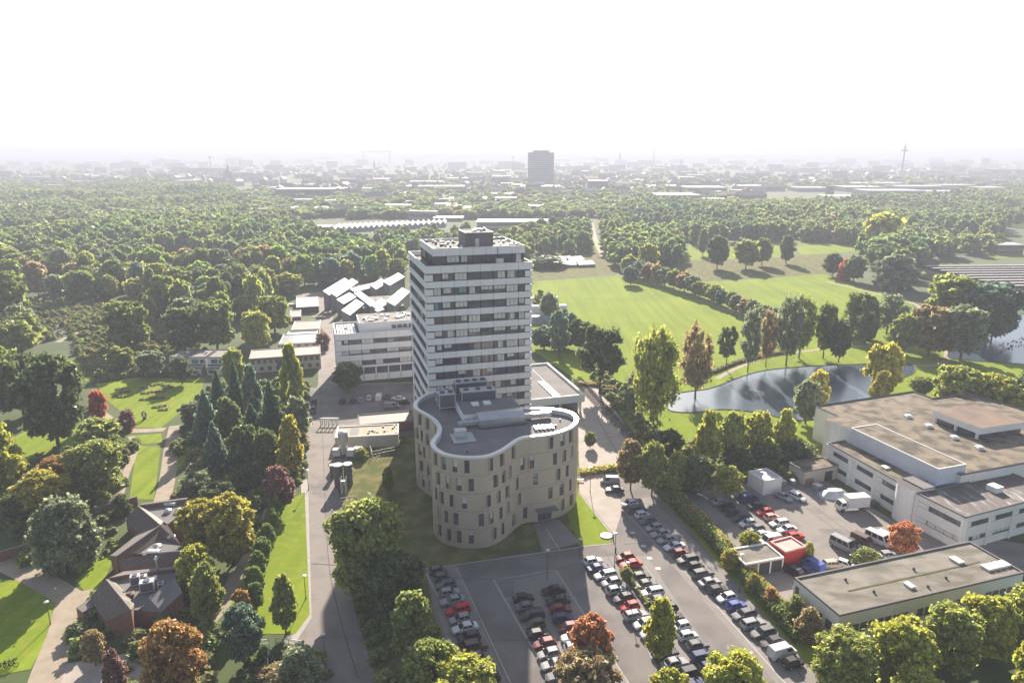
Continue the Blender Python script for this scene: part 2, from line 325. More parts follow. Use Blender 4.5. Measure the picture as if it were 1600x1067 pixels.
ribbon('path', [(430,760),(418,810),(395,860),(370,900),(348,945),(310,990),(250,1060)], 2.6, M['gravel'], .055)
ribbon('path', [(964,429),(1015,441),(1068,458),(1118,478),(1155,492),(1190,505),(1260,512)], 2.4, M['gravel'], .055)
ribbon('path', [(924,348),(929,370),(938,392),(952,405),(1010,412)], 4.5, M['gravel'], .05)
ribbon('path', [(1120,592),(1150,576),(1200,558),(1290,545),(1370,540)], 1.8, M['gravel'], .05)
ribbon('path', [(1290,440),(1340,452),(1380,462),(1440,482),(1480,560),(1400,570)], 2.2, M['gravel'], .056)
ribbon('path', [(390,318),(392,340),(380,360)], 9, M['plaza'], .06); ribbon('path', [(332,375),(329,400)], 6, M['plaza'], .06)
sheet('garden_bed', [(0,470),(150,468),(165,490),(125,512),(90,528),(0,560)], M['soil'], .014)
sheet('garden_bed', [(60,715),(135,700),(215,690),(185,780),(120,800),(20,760)], M['soil'], .015)
sheet('terrace', [(85,1040),(200,1020),(240,1060),(220,1120),(40,1120)], M['plaza'], .03)
LAKE1 = [(1044,640),(1052,618),(1075,612),(1110,607),(1150,592),(1185,581),(1230,575),(1290,571),(1350,569),(1405,565),(1428,572),(1426,584),(1398,596),(1385,612),(1345,640),(1290,653),(1240,657),(1190,646),(1130,640),(1080,645)]
LAKE2 = [(1480,557),(1500,535),(1530,515),(1560,500),(1590,492),(1680,488),(1680,565),(1560,566),(1510,563)]
sheet('lake', LAKE1, M['water'], .07, 4); sheet('lake', LAKE2, M['water'], .07, 4)
for LK in (LAKE1, LAKE2):
    P = smooth([G(*p) for p in LK], 4, True); mb = MB()
    for i in range(len(P)):
        a, b_ = P[i], P[(i+1) % len(P)]; mb.tube((*a, .05), (*b_, .05), .22, k=5, cap=False)
    tag(mb.build('lake_edge', M['bark']), kind='structure')

# ------------------------------------------------------------------ trees
ORD = ['first','second','third','fourth','fifth','sixth','seventh','eighth','ninth','tenth','eleventh','twelfth','thirteenth','fourteenth','fifteenth','sixteenth','seventeenth','eighteenth','nineteenth','twentieth','twenty-first','twenty-second','twenty-third','twenty-fourth']
def quads(c, u, v):
    """leaf cards: centres c, half axes u, v -> verts"""
    return np.stack([c-u-v, c+u-v, c+u+v, c-u+v], 1).reshape(-1, 3)
def leafmesh(name, c, size, m, flat=.55, droop=0, rng=RNG, trunk=None):
    n = len(c); nrm = rng.normal(size=(n, 3)); nrm[:, 2] = np.abs(nrm[:, 2]) * (1+flat); nrm /= np.linalg.norm(nrm, axis=1)[:, None]
    t = rng.normal(size=(n, 3)); t[:, 2] -= droop; u = np.cross(nrm, t); u /= np.linalg.norm(u, axis=1)[:, None] + 1e-9; v = np.cross(nrm, u)
    s = size * rng.uniform(.55, 1.25, n)[:, None]; asp = rng.uniform(.55, 1, n)[:, None]
    V = quads(c, u * s * asp, v * s); F = np.arange(4*n).reshape(-1, 4)
    tv = trunk.v if trunk else []; tf = trunk.f if trunk else []
    me = bpy.data.meshes.new(name)
    allv = np.vstack([V, np.array(tv)]) if tv else V; k = len(V)
    faces = F.tolist() + [tuple(i+k for i in f) for f in tf]
    me.from_pydata(allv.tolist(), [], faces); me.materials.append(m)
    if trunk:
        me.materials.append(M['bark']); mi = np.zeros(len(faces), int); mi[n:] = 1; me.polygons.foreach_set('material_index', mi)
    me.update(); return me
def blobs(env, nb, r, rng, nleaf, shell=.75):
    """leaf centres spread over clumps that follow an envelope function env(z)->radius, z in 0..1"""
    cs, rs = [], []
    tries = 0
    while len(cs) < nb and tries < 4000:
        tries += 1; z = rng.uniform(.02, .98); e = env(z)
        if e <= .02: continue
        a = rng.uniform(0, 2*math.pi); q = e * (rng.uniform(.15, 1) ** .5) * .82; c = np.array((q*math.cos(a), q*math.sin(a), z))
        rr = r * rng.uniform(.65, 1.35)
        if any(np.linalg.norm(c-d) < .55*(rr+s) * .8 for d, s in zip(cs, rs)): continue
        cs.append(c); rs.append(rr)
    rs = np.array(rs); w = rs**2; w /= w.sum(); idx = rng.choice(len(cs), nleaf, p=w); C = np.array(cs)[idx]; Rr = rs[idx]
    d = rng.normal(size=(nleaf, 3)); d /= np.linalg.norm(d, axis=1)[:, None]; d[:, 2] = np.where(d[:, 2] < -.3, -d[:, 2], d[:, 2])
    rad = Rr * (shell + (1-shell) * rng.uniform(-1.2, 1.0, nleaf)) * np.where(rng.random(nleaf) < .10, rng.uniform(1.1, 1.6, nleaf), 1); rad *= (1 + .16*np.sin(7*d[:, 0]+3*C[:, 0]*9) * np.cos(6*d[:, 1]))
    return C + d * rad[:, None] * np.array((1, 1, .8)), cs
def trunkmb(cs, z0, H=1.0, r=.028, nl=7, rng=RNG):
    mb = MB(); top = np.array((rng.uniform(-.03, .03), rng.uniform(-.03, .03), .55)); mb.tube((0,0,-.01), (top[0]*.4, top[1]*.4, .28), r*1.25, r*.9, 7, cap=False); mb.tube((top[0]*.4, top[1]*.4, .28), top, r*.9, r*.45, 6, cap=False)
    for c in sorted(cs, key=lambda c: rng.random())[:nl]:
        t = rng.uniform(.3, .9); p = np.array((top[0]*t, top[1]*t, z0 + (.55-z0)*t)); mid = (p + c)/2 + np.array((0, 0, .03)); mb.tube(p, mid, r*.5, r*.3, 5, cap=False); mb.tube(mid, c, r*.3, r*.1, 4, cap=False)
    return mb
ENV = {
 'round': (lambda z: .5*math.sqrt(max(0, 1-((z-.58)/.42)**2)) if z > .2 else 0, 46, .135, .75, .2),
 'wide':  (lambda z: .5*math.sqrt(max(0, 1-((z-.55)/.45)**2))*(.92+.16*math.sin(9*z)) if z > .16 else 0, 60, .115, .78, .2),
 'tall':  (lambda z: .5*min(1, max(0, (z-.14)/.25))**.6*max(0, (1.02-z))**.55*1.15 if z > .14 else 0, 46, .12, .7, .15),
 'airy':  (lambda z: .46*math.sqrt(max(0, 1-((z-.6)/.42)**2)) if z > .24 else 0, 30, .15, .0, .2),
 'oak':   (lambda z: .5*math.sqrt(max(0, 1-((z-.64)/.37)**2)) if z > .3 else 0, 30, .12, .7, .28),
 'bush':  (lambda z: .5*math.sqrt(max(0, 1-(z/1.0)**2)), 30, .17, .8, .02),
 'willow':(lambda z: .5*math.sqrt(max(0, 1-((z-.4)/.6)**2)) if z > .06 else 0, 60, .13, .8, .1),
}
PROTO = {}
def proto(kind, var, n, size):
    key = (kind, var, n)
    if key in PROTO: return PROTO[key]
    rng = np.random.default_rng(hash((len(kind)*131 + ord(kind[0])*7 + ord(kind[1]), var, n)) % 99991)
    if kind == 'conifer':
        z = 1 - np.sqrt(rng.uniform(0, 1, n)) * .95; lay = .16*np.sin(z*60)**2 * (1-z)
        rad = (.5*(1-z)**.85 - lay) * rng.uniform(.45, 1, n)**.6; a = rng.uniform(0, 2*math.pi, n); arm = 1 + .25*np.sin(a*7 + z*40); rad *= arm
        c = np.stack([rad*np.cos(a), rad*np.sin(a), z - rad*.18], 1); tm = MB().tube((0,0,-.01), (0,0,.97), .02, .003, 6)
        r = (leafmesh('needles', c, size*.8, M['leaf'], .2, 1.5, rng), tm.mesh('trunk', M['bark']))
    else:
        env, nb, br, shell, z0 = ENV[kind]; nb = int(nb * rng.uniform(1.5, 2.0)); br *= .78
        c, cs = blobs(env, nb, br, rng, n, shell)
        tm = trunkmb(cs, z0, nl=9 if kind in ('airy', 'oak') else 6, rng=rng, r=.022 if kind != 'bush' else .012)
        r = (leafmesh('leaves', c, size, M['leaf'], .3, 1.6 if kind == 'willow' else 0, rng), tm.mesh('trunk', M['birch'] if kind == 'airy' else M['bark']))
    PROTO[key] = r; return r
TREEPOS = []
def tree(kind, cx, ybase, ytop, wpx, col, label, lod=0, cat='tree', group=None, name=None, var=None, H=None, Wm=None):
    x, y = G(cx, ybase); D = depth(x, y); h = H or max(.6, zfor(x, y + (wpx/FPX*D)*.12, ytop)); w = Wm or wpx / FPX * (D - h*.25)
    n, s = ((15000, .0235), (5000, .038), (1600, .064))[lod]
    if kind == 'bush': n = n // 2; s *= 1.2
    if kind == 'airy': n = int(n * .38)
    lm, tm = proto(kind, var if var is not None else random.randrange(3), n, s)
    t = empty(name or {'conifer': 'conifer_tree', 'bush': 'shrub'}.get(kind, 'broadleaf_tree'), label, cat, (x, y, 0), random.uniform(0, 6.28), group)
    v = random.uniform(.9, 1.12); sc = (w*random.uniform(.94, 1.06), w*random.uniform(.94, 1.06), h)
    link('crown', lm, t, (0, 0, 0), 0, sc, tuple(c*v for c in col)); link('trunk', tm, t, (0, 0, 0), 0, sc)
    TREEPOS.append((x, y, w/2)); return t
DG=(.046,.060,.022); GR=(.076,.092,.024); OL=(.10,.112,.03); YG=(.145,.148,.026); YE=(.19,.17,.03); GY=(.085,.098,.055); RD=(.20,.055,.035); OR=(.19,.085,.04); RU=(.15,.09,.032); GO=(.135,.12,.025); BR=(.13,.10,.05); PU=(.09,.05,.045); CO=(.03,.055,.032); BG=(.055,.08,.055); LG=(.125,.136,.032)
TR = [
 # kind, x, base, top, width, colour, label
 ('wide',92,698,556,114,DG,'huge dark green tree throwing its shade on the lawn beside the small scarlet maple'),
 ('wide',38,652,556,95,DG,'dark round tree just behind the huge dark one at the left edge'),
 ('round',8,640,540,70,GR,'green tree half cut by the left edge, above the sunny lawn'),
 ('tall',0,770,648,100,YG,'bright yellow-green tree cut by the left edge'),
 ('round',157,662,612,30,RD,'small scarlet maple at the head of the garden lawn'),
 ('bush',200,672,640,28,PU,'dark purple round shrub beside the garden lawn'),
 ('bush',150,640,618,22,BR,'brownish shrub tucked under the huge dark tree'),
 ('wide',160,722,655,75,OL,'olive tree below the scarlet maple'),
 ('wide',155,782,690,95,OL,'broad olive tree beside the narrow garden path'),
 ('round',95,765,712,70,RU,'rust-tinted tree among the garden beds'),
 ('wide',75,812,735,95,GO,'golden olive tree behind the grey willow'),
 ('willow',108,885,776,104,GY,'big grey-green willow-like tree left of the brick pavilion'),
 ('round',30,820,770,60,DG,'dark tree above the forked beige path'),
 ('bush',192,805,772,30,DG,'dark round shrub at the foot of the narrow lawn'),
 ('wide',365,880,772,90,GO,'right one of the two golden trees behind the brick pavilion'),
 ('wide',322,872,780,84,GO,'left one of the two golden trees behind the brick pavilion'),
 ('round',312,935,852,66,YG,'yellow-tipped tree on the right end of the brick pavilion'),
 ('tall',327,975,880,70,OL,'slender green tree below the yellow-tipped one by the pavilion'),
 ('round',277,1092,972,102,RU,'large rust and olive tree at the bottom edge below the pavilion'),
 ('tall',183,1090,1016,50,PU,'small red-leaved tree on the pale terrace'),
 ('round',150,1040,985,40,BR,'brown bushy tree at the corner of the pavilion'),
 ('round',383,1040,945,74,BG,'blue-green tree by the bend of the access road'),
 ('tall',447,990,898,56,OL,'olive tree at the near end of the grass verge'),
 ('round',380,970,922,36,RU,'small rusty tree behind the blue-green tree'),
 ('bush',470,1075,1010,75,GY,'grey-green bush beside the fenced mound at the bottom'),
 ('round',430,1080,1040,60,BR,'brown thicket tree at the bottom edge near the fence'),
 ('tall',460,655,540,52,LG,'tall light green tree in front of the pink-roofed house'),
 ('round',368,612,548,38,LG,'pale round-headed tree in front of the white terrace houses'),
 ('conifer',345,655,575,40,CO,'dark pointed conifer below the white terrace houses'),
 ('conifer',372,650,560,34,CO,'slim conifer just right of the pale round-headed tree'),
 ('tall',398,660,572,42,BG,'dark narrow tree under the left end of the pink roof'),
 ('conifer',326,690,606,56,BG,'bluish conifer at the edge of the garden lawn'),
 ('tall',360,700,622,60,DG,'broad dark tree in the middle of the dark grove'),
 ('conifer',398,700,628,56,CO,'bushy conifer near the centre of the dark grove'),
 ('conifer',428,690,592,50,CO,'tall conifer on the road side of the dark grove'),
 ('conifer',340,738,655,58,BG,'lowest bluish conifer beside the gravel path'),
 ('round',385,742,666,56,DG,'low dark tree at the front of the dark grove'),
 ('round',420,745,672,52,DG,'dark broadleaf tree at the front corner of the dark grove'),
 ('tall',458,748,652,52,GO,'golden olive tree on the road edge of the dark grove'),
 ('round',468,690,620,42,GY,'greyish tree beside the road above the golden olive one'),
 ('round',440,800,728,52,PU,'purple-brown tree at the top of the grass verge'),
 ('bush',310,775,735,60,GY,'grey-leaved shrub at the lower end of the gravel path'),
 ('bush',400,760,722,60,DG,'dark shrub below the front conifer'),
 ('wide',300,665,628,40,GY,'grey shrubby tree on the right edge of the garden lawn'),
 ('bush',345,790,750,70,DG,'dark shrub right behind the brick pavilion'),
 ('wide',578,930,783,132,OL,'large sunlit olive tree standing between the road and the curved building'),
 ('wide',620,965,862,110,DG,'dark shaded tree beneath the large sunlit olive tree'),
 ('tall',648,1035,922,98,GR,'pointed green tree beside the shaded row of cars'),
 ('round',678,1095,1000,100,OL,'pale olive tree at the bottom edge beside the shaded lot'),
 ('wide',728,1130,1030,120,YG,'bright yellow-green tree at the bottom edge under the shaded lot'),
 ('wide',922,1075,960,84,OR,'bright orange-red tree at the edge of the building shadow'),
 ('wide',918,1115,1012,115,BR,'brown and green tree directly below the orange-red one'),
 ('tall',1028,1035,934,66,YG,'yellow-green tree growing between two lines of parked cars'),
 ('wide',1142,1130,1020,110,YG,'yellow-green tree at the bottom edge by the lane'),
 ('round',1045,1120,1048,72,YG,'smaller yellow-green treetop at the bottom edge left of the lane'),
 ('wide',1312,1080,985,112,LG,'leftmost tree of the row before the long flat-roofed building'),
 ('wide',1400,1075,965,112,YG,'second tree of the row before the long flat-roofed building'),
 ('wide',1478,1050,945,105,LG,'third tree of the row before the long flat-roofed building'),
 ('wide',1535,1030,930,95,YG,'fourth tree of the row before the long flat-roofed building'),
 ('wide',1600,1020,918,95,LG,'tree at the right edge ending the row before the long flat-roofed building'),
 ('wide',1425,1130,1048,90,YG,'treetop poking up at the bottom edge below the row'),
 ('wide',1600,1130,1005,80,YG,'treetop in the bottom right corner'),
 ('tall',1102,735,642,62,YG,'leftmost sunlit tree of the row between the pond and the car park'),
 ('round',1142,725,648,52,LG,'second sunlit tree of the row between the pond and the car park'),
 ('round',1183,718,645,52,YG,'third sunlit tree of the row between the pond and the car park'),
 ('tall',1222,712,640,46,YG,'rightmost sunlit tree of the row between the pond and the car park'),
 ('round',985,765,688,50,BR,'brown-leaved tree beside the two cars near the plaza'),
 ('round',1018,775,692,52,OL,'olive tree right of the brown-leaved one near the plaza'),
 ('tall',1056,772,706,50,LG,'light green tree at the corner of the works yard'),
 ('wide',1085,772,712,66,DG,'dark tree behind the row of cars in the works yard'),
 ('round',1135,778,728,50,YG,'round sunlit tree standing in the works yard'),
 ('bush',1240,728,690,60,DG,'dark shrub left of the white-walled works hall'),
 ('bush',1195,730,695,60,DG,'dark shrub behind the white container'),
 ('bush',1150,735,700,60,DG,'dark shrub below the sunlit row of trees'),
 ('bush',1045,712,672,50,DG,'dark shrub beside the little pond'),
 ('airy',1020,678,512,88,LG,'tall airy light green tree beside the lake'),
 ('airy',1086,622,510,60,BR,'bare brownish tree at the tip of the lake'),
 ('oak',937,615,512,82,DG,'dark green oak standing alone on the near side of the meadow'),
 ('oak',1134,578,512,34,DG,'small dark green tree with a bare stem near the lake'),
 ('airy',1168,582,484,40,GY,'thin grey tree on the lake bank next to the small dark one'),
 ('airy',1196,574,488,32,BR,'thin brownish tree on the lake bank'),
 ('airy',1228,572,466,52,GY,'grey-green tall tree on the far lake bank'),
 ('airy',1248,560,462,48,OL,'yellowish tall tree on the far lake bank'),
 ('round',1286,560,478,42,GR,'green tree on the far lake bank beside the yellowish one'),
 ('round',1310,566,505,36,DG,'dark low tree on the far lake bank'),
 ('willow',1340,528,458,60,GR,'round willow in front of the second meadow'),
 ('airy',1385,522,460,58,GY,'open vase-shaped tree in front of the second meadow'),
 ('round',1350,540,490,36,DG,'dark small tree in the gap between willow and vase-shaped tree'),
 ('round',1376,622,538,56,YE,'bright yellow tree on the lake shore'),
 ('tall',1372,640,580,40,GO,'pale drooping tree below the bright yellow one'),
 ('round',1274,648,582,36,YE,'small yellow tree behind the grey lakeside bush'),
 ('round',1258,662,598,52,GY,'grey-green bush on the near lake shore'),
 ('willow',1396,452,400,76,GY,'large grey dome-shaped tree beyond the second meadow'),
 ('round',1300,432,398,34,DG,'dark tree left of the scarlet bush on the meadow edge'),
 ('bush',1318,438,406,22,RD,'scarlet bush on the edge of the second meadow'),
 ('round',1333,440,402,38,DG,'dark tree right of the scarlet bush on the meadow edge'),
 ('wide',1372,395,336,64,YG,'large sunlit yellow-green tree above the second meadow'),
 ('wide',1480,520,430,90,OL,'brownish domed tree on the left of the big group by the second lake'),
 ('wide',1540,530,442,100,BG,'biggest domed tree beside the second lake'),
 ('wide',1450,555,478,76,BR,'brownish tree in front of the big group by the second lake'),
 ('wide',1500,562,478,84,GY,'grey-green tree reaching down to the second lake'),
 ('round',1412,552,492,46,OL,'olive tree left of the big group by the second lake'),
 ('round',1548,535,470,52,DG,'dark tree overhanging the second lake'),
 ('wide',1490,650,572,90,LG,'light green tree behind the works hall'),
 ('wide',1545,652,584,80,YG,'sunlit tree behind the right end of the works hall'),
 ('round',1598,650,582,50,DG,'dark tree at the right edge behind the works hall'),
 ('wide',1600,668,610,70,YG,'yellow-green tree at the right edge close to the works hall roof'),
 ('round',1440,618,590,40,GR,'low green tree at the end of the lawn behind the works hall'),
 ('round',1410,868,816,52,OR,'orange autumn tree in the works yard'),
 ('bush',1352,880,856,44,OL,'rounded olive bush among the vans in the works yard'),
 ('bush',1262,876,848,20,LG,'small fresh green bush beside the red trailer'),
 ('round',1170,862,830,34,YG,'yellow-green bush overhanging the garages'),
 ('round',1140,892,858,32,GO,'golden bush at the left end of the garages'),
 ('bush',1080,812,794,28,OR,'orange-brown bush between hedge and yard cars'),
 ('bush',1203,948,918,28,RU,'rusty bush on the hedge line near the long building'),
 ('bush',1176,925,896,26,GO,'yellow bush on the hedge line below the garages'),
 ('bush',1240,972,930,40,OL,'olive shrub against the end wall of the long building'),
 ('bush',1262,1000,950,44,BR,'brown shrub at the foot of the long building end wall'),
 ('round',978,912,885,22,OL,'small bushy tree between the red and the dark car'),
 ('round',255,490,447,36,OR,'orange autumn tree at the edge of the forest'),
 ('round',182,500,470,24,GO,'golden tree above the heath garden'),
 ('wide',205,545,470,76,GR,'green spreading tree right of the heath garden'),
 ('wide',290,550,480,70,DG,'dark green tree behind the white terrace houses'),
 ('wide',340,545,470,70,GR,'mid green tree behind the terrace houses and left of the rounded one'),
 ('wide',402,548,486,52,LG,'light green rounded tree left of the nursery sheds'),
 ('wide',430,520,462,60,OL,'olive tree hanging over the nursery yard'),
 ('round',285,600,560,36,DG,'dark shrubby tree at the top right of the garden lawn'),
 ('wide',238,590,548,50,GY,'grey shrubby tree at the left end of the terrace houses'),
 ('round',190,580,542,44,OL,'olive shrubby tree above the garden lawn'),
 ('wide',128,470,425,60,GR,'green tree above the heath garden at the forest edge'),
 ('wide',20,500,428,66,GR,'green tree left of the heath garden'),
 ('bush',505,545,520,26,PU,'purple shrub beside the nursery greenhouse'),
 ('round',545,615,568,50,DG,'dark tree in front of the low office wing'),
 ('tall',607,770,730,26,OL,'small thin tree on the mound beside the tanks'),
 ('bush',565,716,700,22,LG,'green shrub beside the equipment shed'),
 ('round',922,700,676,20,GR,'young tree in the plaza bed'),
 ('airy',990,650,585,42,GY,'thin grey tree beside the bicycle path'),
 ('round',873,560,490,34,BG,'tree at the end of the polytunnels'),
 ('round',905,548,500,42,DG,'rounded tree behind the dark green oak'),
 ('round',880,545,512,60,BG,'dark wide shrub below the polytunnels'),
 ('round',850,545,512,50,BG,'dark shrub next to the tower below the polytunnels'),
 ('round',857,500,460,30,GY,'grey tree just right of the polytunnel roofs'),
 ('tall',1098,400,360,22,GY,'slim pale tree on the meadow beyond the path'),
 ('round',1120,420,372,34,DG,'dark tree next to the slim pale one'),
 ('round',1165,420,378,40,OL,'olive tree on the far meadow'),
 ('round',1190,415,374,30,GR,'green tree on the far meadow'),
 ('tall',1228,412,368,30,DG,'dark pointed tree ending the far meadow group'),
 ('bush',855,418,400,60,DG,'wide dark bush before the pale glasshouses'),
 ('round',985,445,418,30,BG,'round bushy tree at the corner of the meadow path'),
]
for t in TR:
    y = t[2]; lod = 0 if (y > 740 or t[4] > 95 or t[0] in ('airy', 'oak')) else (1 if y > 500 else 2)
    tree(*t, lod=lod)
# repeats
for i, (x, y0, y1, w) in enumerate([(432,815,778,26),(426,835,796,30),(420,858,818,30),(412,882,840,32),(405,905,862,32),(400,930,884,34),(402,955,910,30)]):
    tree('round', x, y0, y1, w, (.072,.10,.028), 'young green tree, %s from the top of the row on the verge beside the road' % ['first','second','third','fourth','fifth','sixth','last'][i], 0, group='young trees along the road verge')
pl = smooth([(975,428),(1020,440),(1072,458),(1120,476),(1165,495),(1200,508)], 4)
for i, p in enumerate(pl[::1]):
    tree('round', p[0]+random.uniform(-3,3)+8, p[1]+3, p[1]-random.uniform(20,28), random.uniform(22,32), random.choice([OL,BG,GY,BR]), 'small round tree lining the path between the meadows, %s from its far end' % ORD[i], 2, group='trees lining the path between the two meadows')
for i, p in enumerate([(845,476),(853,484),(864,488),(870,496),(880,503),(893,511),(905,520),(918,528),(930,534)]):
    tree('bush', p[0], p[1]+8, p[1]-random.uniform(14,22), random.uniform(22,34), random.choice([OL,BG,GY,DG]), 'bushy tree in the hedge left of the big meadow, %s from its far end' % ORD[i], 2, group='hedge trees along the left side of the big meadow')
# forest: individual trees first, the far rest as one mass
FOREST = [[(-60,468),(60,466),(165,468),(250,500),(300,520),(400,500),(430,470),(505,448),(640,440),(640,372),(515,375),(450,352),(395,345),(360,300),(250,290),(-60,300)],
          [(832,402),(905,400),(918,390),(918,360),(860,366),(800,372),(735,382),(735,402)],
          [(1062,383),(1240,377),(1340,382),(1360,398),(1440,405),(1560,395),(1560,355),(1640,350),(1640,300),(1400,318),(1200,322),(1000,322),(945,345),(942,395),(965,420),(1040,428)],
          [(938,392),(1000,397),(1065,405),(1070,432),(1010,428),(966,418)],[(560,374),(735,367),(735,402),(640,402)],[(660,402),(828,404),(826,440),(660,440)],[(1340,400),(1430,405),(1440,425),(1400,440),(1350,420)],
          [(-60,560),(-60,520),(0,525),(60,545),(30,560)]]
BLOCK = []   # areas kept free of trees (world boxes with yaw 0), filled by buildings before the forest is grown
cand = []
for P in FOREST:
    W_ = [G(*p) for p in P]; xs = [p[0] for p in W_]; ys = [p[1] for p in W_]; A = (max(xs)-min(xs))*(max(ys)-min(ys)); n = int(A / 75)
    for k in range(n):
        x = random.uniform(min(xs), max(xs)); y = random.uniform(min(ys), max(ys))
        if inpoly(x, y, W_): cand.append((x, y))
cand.sort(key=lambda p: p[1])
pts = []; grid = {}
for x, y in cand:
    md = 8.2 if y < 700 else 10; key = (int(x//9), int(y//9))
    if any((x-a)**2 + (y-b2)**2 < md*md for i in (-1,0,1) for j in (-1,0,1) for a, b2 in grid.get((key[0]+i, key[1]+j), ())): continue
    if y < 480 and any((x-a)**2 + (y-b2)**2 < (r*.8)**2 for a, b2, r in TREEPOS): continue
    grid.setdefault(key, []).append((x, y)); pts.append((x, y))
NFRONT = 165
CNAME = {DG:'dark green', GR:'green', OL:'olive green', GY:'greyish green', BG:'bluish green', LG:'light green', BR:'brownish', (.12,.12,.03):'yellowish olive', (.09,.13,.03):'fresh green'}
PLACES = [(0,440,'the left edge above the heath'),(75,470,'the heath garden'),(182,480,'the golden tree'),(255,470,'the orange autumn tree'),(330,390,'the gap in the forest'),(402,510,'the rounded light green tree'),(480,470,'the nursery yard'),(540,440,'the pair of long glasshouses'),(620,420,'the left side of the tower'),(700,385,'the tower top'),(860,400,'the pale glasshouses'),(930,380,'the straight trail'),(1000,400,'the top corner of the meadow'),(1100,380,'the far meadow'),(1240,375,'the far meadow end'),(1372,370,'the large yellow-green tree'),(1460,400,'the striped hall'),(1560,395,'the grey clubhouse'),(285,540,'the white terrace houses'),(120,540,'the garden path')]
USED = {}
def wherelabel(px, py, c, size, noun):
    q = min(PLACES, key=lambda p: abs(p[0]-px) + 1.6*abs(p[1]-py)); dx, dy = px-q[0], py-q[1]
    side = ('just right of' if dx > 0 else 'just left of') if abs(dx) > 1.6*abs(dy) else ('behind' if dy < 0 else 'in front of')
    if abs(dx)+abs(dy) > 45: side = {'just right of':'well right of','just left of':'well left of','behind':'far behind','in front of':'well in front of'}[side]
    return '%s %s %s %s %s' % (size, CNAME.get(c, 'green'), noun, side, q[2])
FC = [DG, GR, GR, OL, OL, GY, BG, GR, DG, LG, (.12,.12,.03), BR, (.09,.13,.03)]
for i, (x, y) in enumerate(pts[:NFRONT]):
    px, py = PX(x, y, 0); h = random.uniform(10, 19); w = random.uniform(9, 17); kd = random.choice(['round','wide','round','tall','wide','round'])
    cc = random.choice(FC); tree(kd, px, py, 0, 0, cc, wherelabel(px, py, cc, 'tall' if h > 15.5 else ('low' if h < 12.5 else 'middle-sized'), 'forest tree'), 2, group='front trees of the forest', H=h, Wm=w)
rest = pts[NFRONT:]
def massproto(i, kind, n, size, leaf='forest'):
    rng = np.random.default_rng(500+i); env, nb, br, shell, z0 = ENV[kind]; c, cs = blobs(env, nb//2, br*1.3, rng, n, shell)
    tm = trunkmb(cs, z0, nl=3, rng=rng); me = leafmesh('mass_tree', c, size, M[leaf], .3, 0, rng, trunk=tm)
    return bpy.data.objects.new('forest_tree_%s' % 'abcdefghijk'[i], me)
def mass(name, points, sizes, protos, label):
    """one object of many plants: a point cloud with geometry-node instances"""
    me = bpy.data.meshes.new(name); me.from_pydata([(x, y, 0) for x, y in points], [], [])
    at = me.attributes.new('size', 'FLOAT_VECTOR', 'POINT'); at.data.foreach_set('vector', [c for s in sizes for c in s])
    o = link(name, me); col = bpy.data.collections.new(name + '_kinds')
    for p in protos: col.objects.link(p)
    ng = bpy.data.node_groups.new(name, 'GeometryNodeTree'); ng.interface.new_socket('Geometry', in_out='INPUT', socket_type='NodeSocketGeometry'); ng.interface.new_socket('Geometry', in_out='OUTPUT', socket_type='NodeSocketGeometry')
    nn = ng.nodes.new; gi = nn('NodeGroupInput'); go = nn('NodeGroupOutput'); ci = nn('GeometryNodeCollectionInfo'); ci.inputs['Collection'].default_value = col
    ci.inputs['Separate Children'].default_value = True; ci.inputs['Reset Children'].default_value = True
    ip = nn('GeometryNodeInstanceOnPoints'); ip.inputs['Pick Instance'].default_value = True
    na = nn('GeometryNodeInputNamedAttribute'); na.data_type = 'FLOAT_VECTOR'; na.inputs['Name'].default_value = 'size'
    rv = nn('FunctionNodeRandomValue'); rv.data_type = 'FLOAT_VECTOR'; rv.inputs[0].default_value = (0, 0, 0); rv.inputs[1].default_value = (0, 0, 6.28)
    ri = nn('FunctionNodeRandomValue'); ri.data_type = 'INT'; ri.inputs[4].default_value = 0; ri.inputs[5].default_value = len(protos)-1
    L = ng.links.new; L(gi.outputs[0], ip.inputs['Points']); L(ci.outputs[0], ip.inputs['Instance']); L(na.outputs[0], ip.inputs['Scale']); L(rv.outputs[0], ip.inputs['Rotation']); L(ri.outputs[2], ip.inputs['Instance Index']); L(ip.outputs[0], go.inputs[0])
    md = o.modifiers.new('grow', 'NODES'); md.node_group = ng
    return tag(o, label, 'woodland', kind='stuff')
protos = [massproto(i, k, 950, .075) for i, k in enumerate(['round','wide','tall','willow','wide','oak','round'])]
def patch(x, y): return .5 + .5*math.sin(x*.013+1.1*math.sin(y*.009))*math.cos(y*.011+math.sin(x*.007))
rest = [p for p in rest if patch(p[0]*1.7+300, p[1]*1.3) > .10]
mass('forest', rest, [(lambda w, p: (w, w*random.uniform(.8, 1.2), random.uniform(7, 11) + 9*p))(random.uniform(7, 13) + 10*patch(x, y)*random.random(), patch(x, y)) for x, y in rest], protos, 'hazy mass of treetops of the forest reaching towards the town')
# far woodland and street trees of the town
fp = []
for k in range(5600):
    py = 246 + 96 * random.random()**.8; px = random.uniform(-120, 1720); x, y = G(px, py)
    if math.sin(x*.004+1.3) + math.sin(y*.0031+x*.0017) + math.sin(x*.011)*.5 > -.9: fp.append((x, y))
protos2 = [massproto(8+i, k, 260, .15) for i, k in enumerate(['wide','round'])]
mass('far_woods', fp, [(lambda w: (w, w, random.uniform(5, 11)))(random.uniform(10, 26)) for _ in fp], protos2, 'far-off woods and street trees between the town roofs')
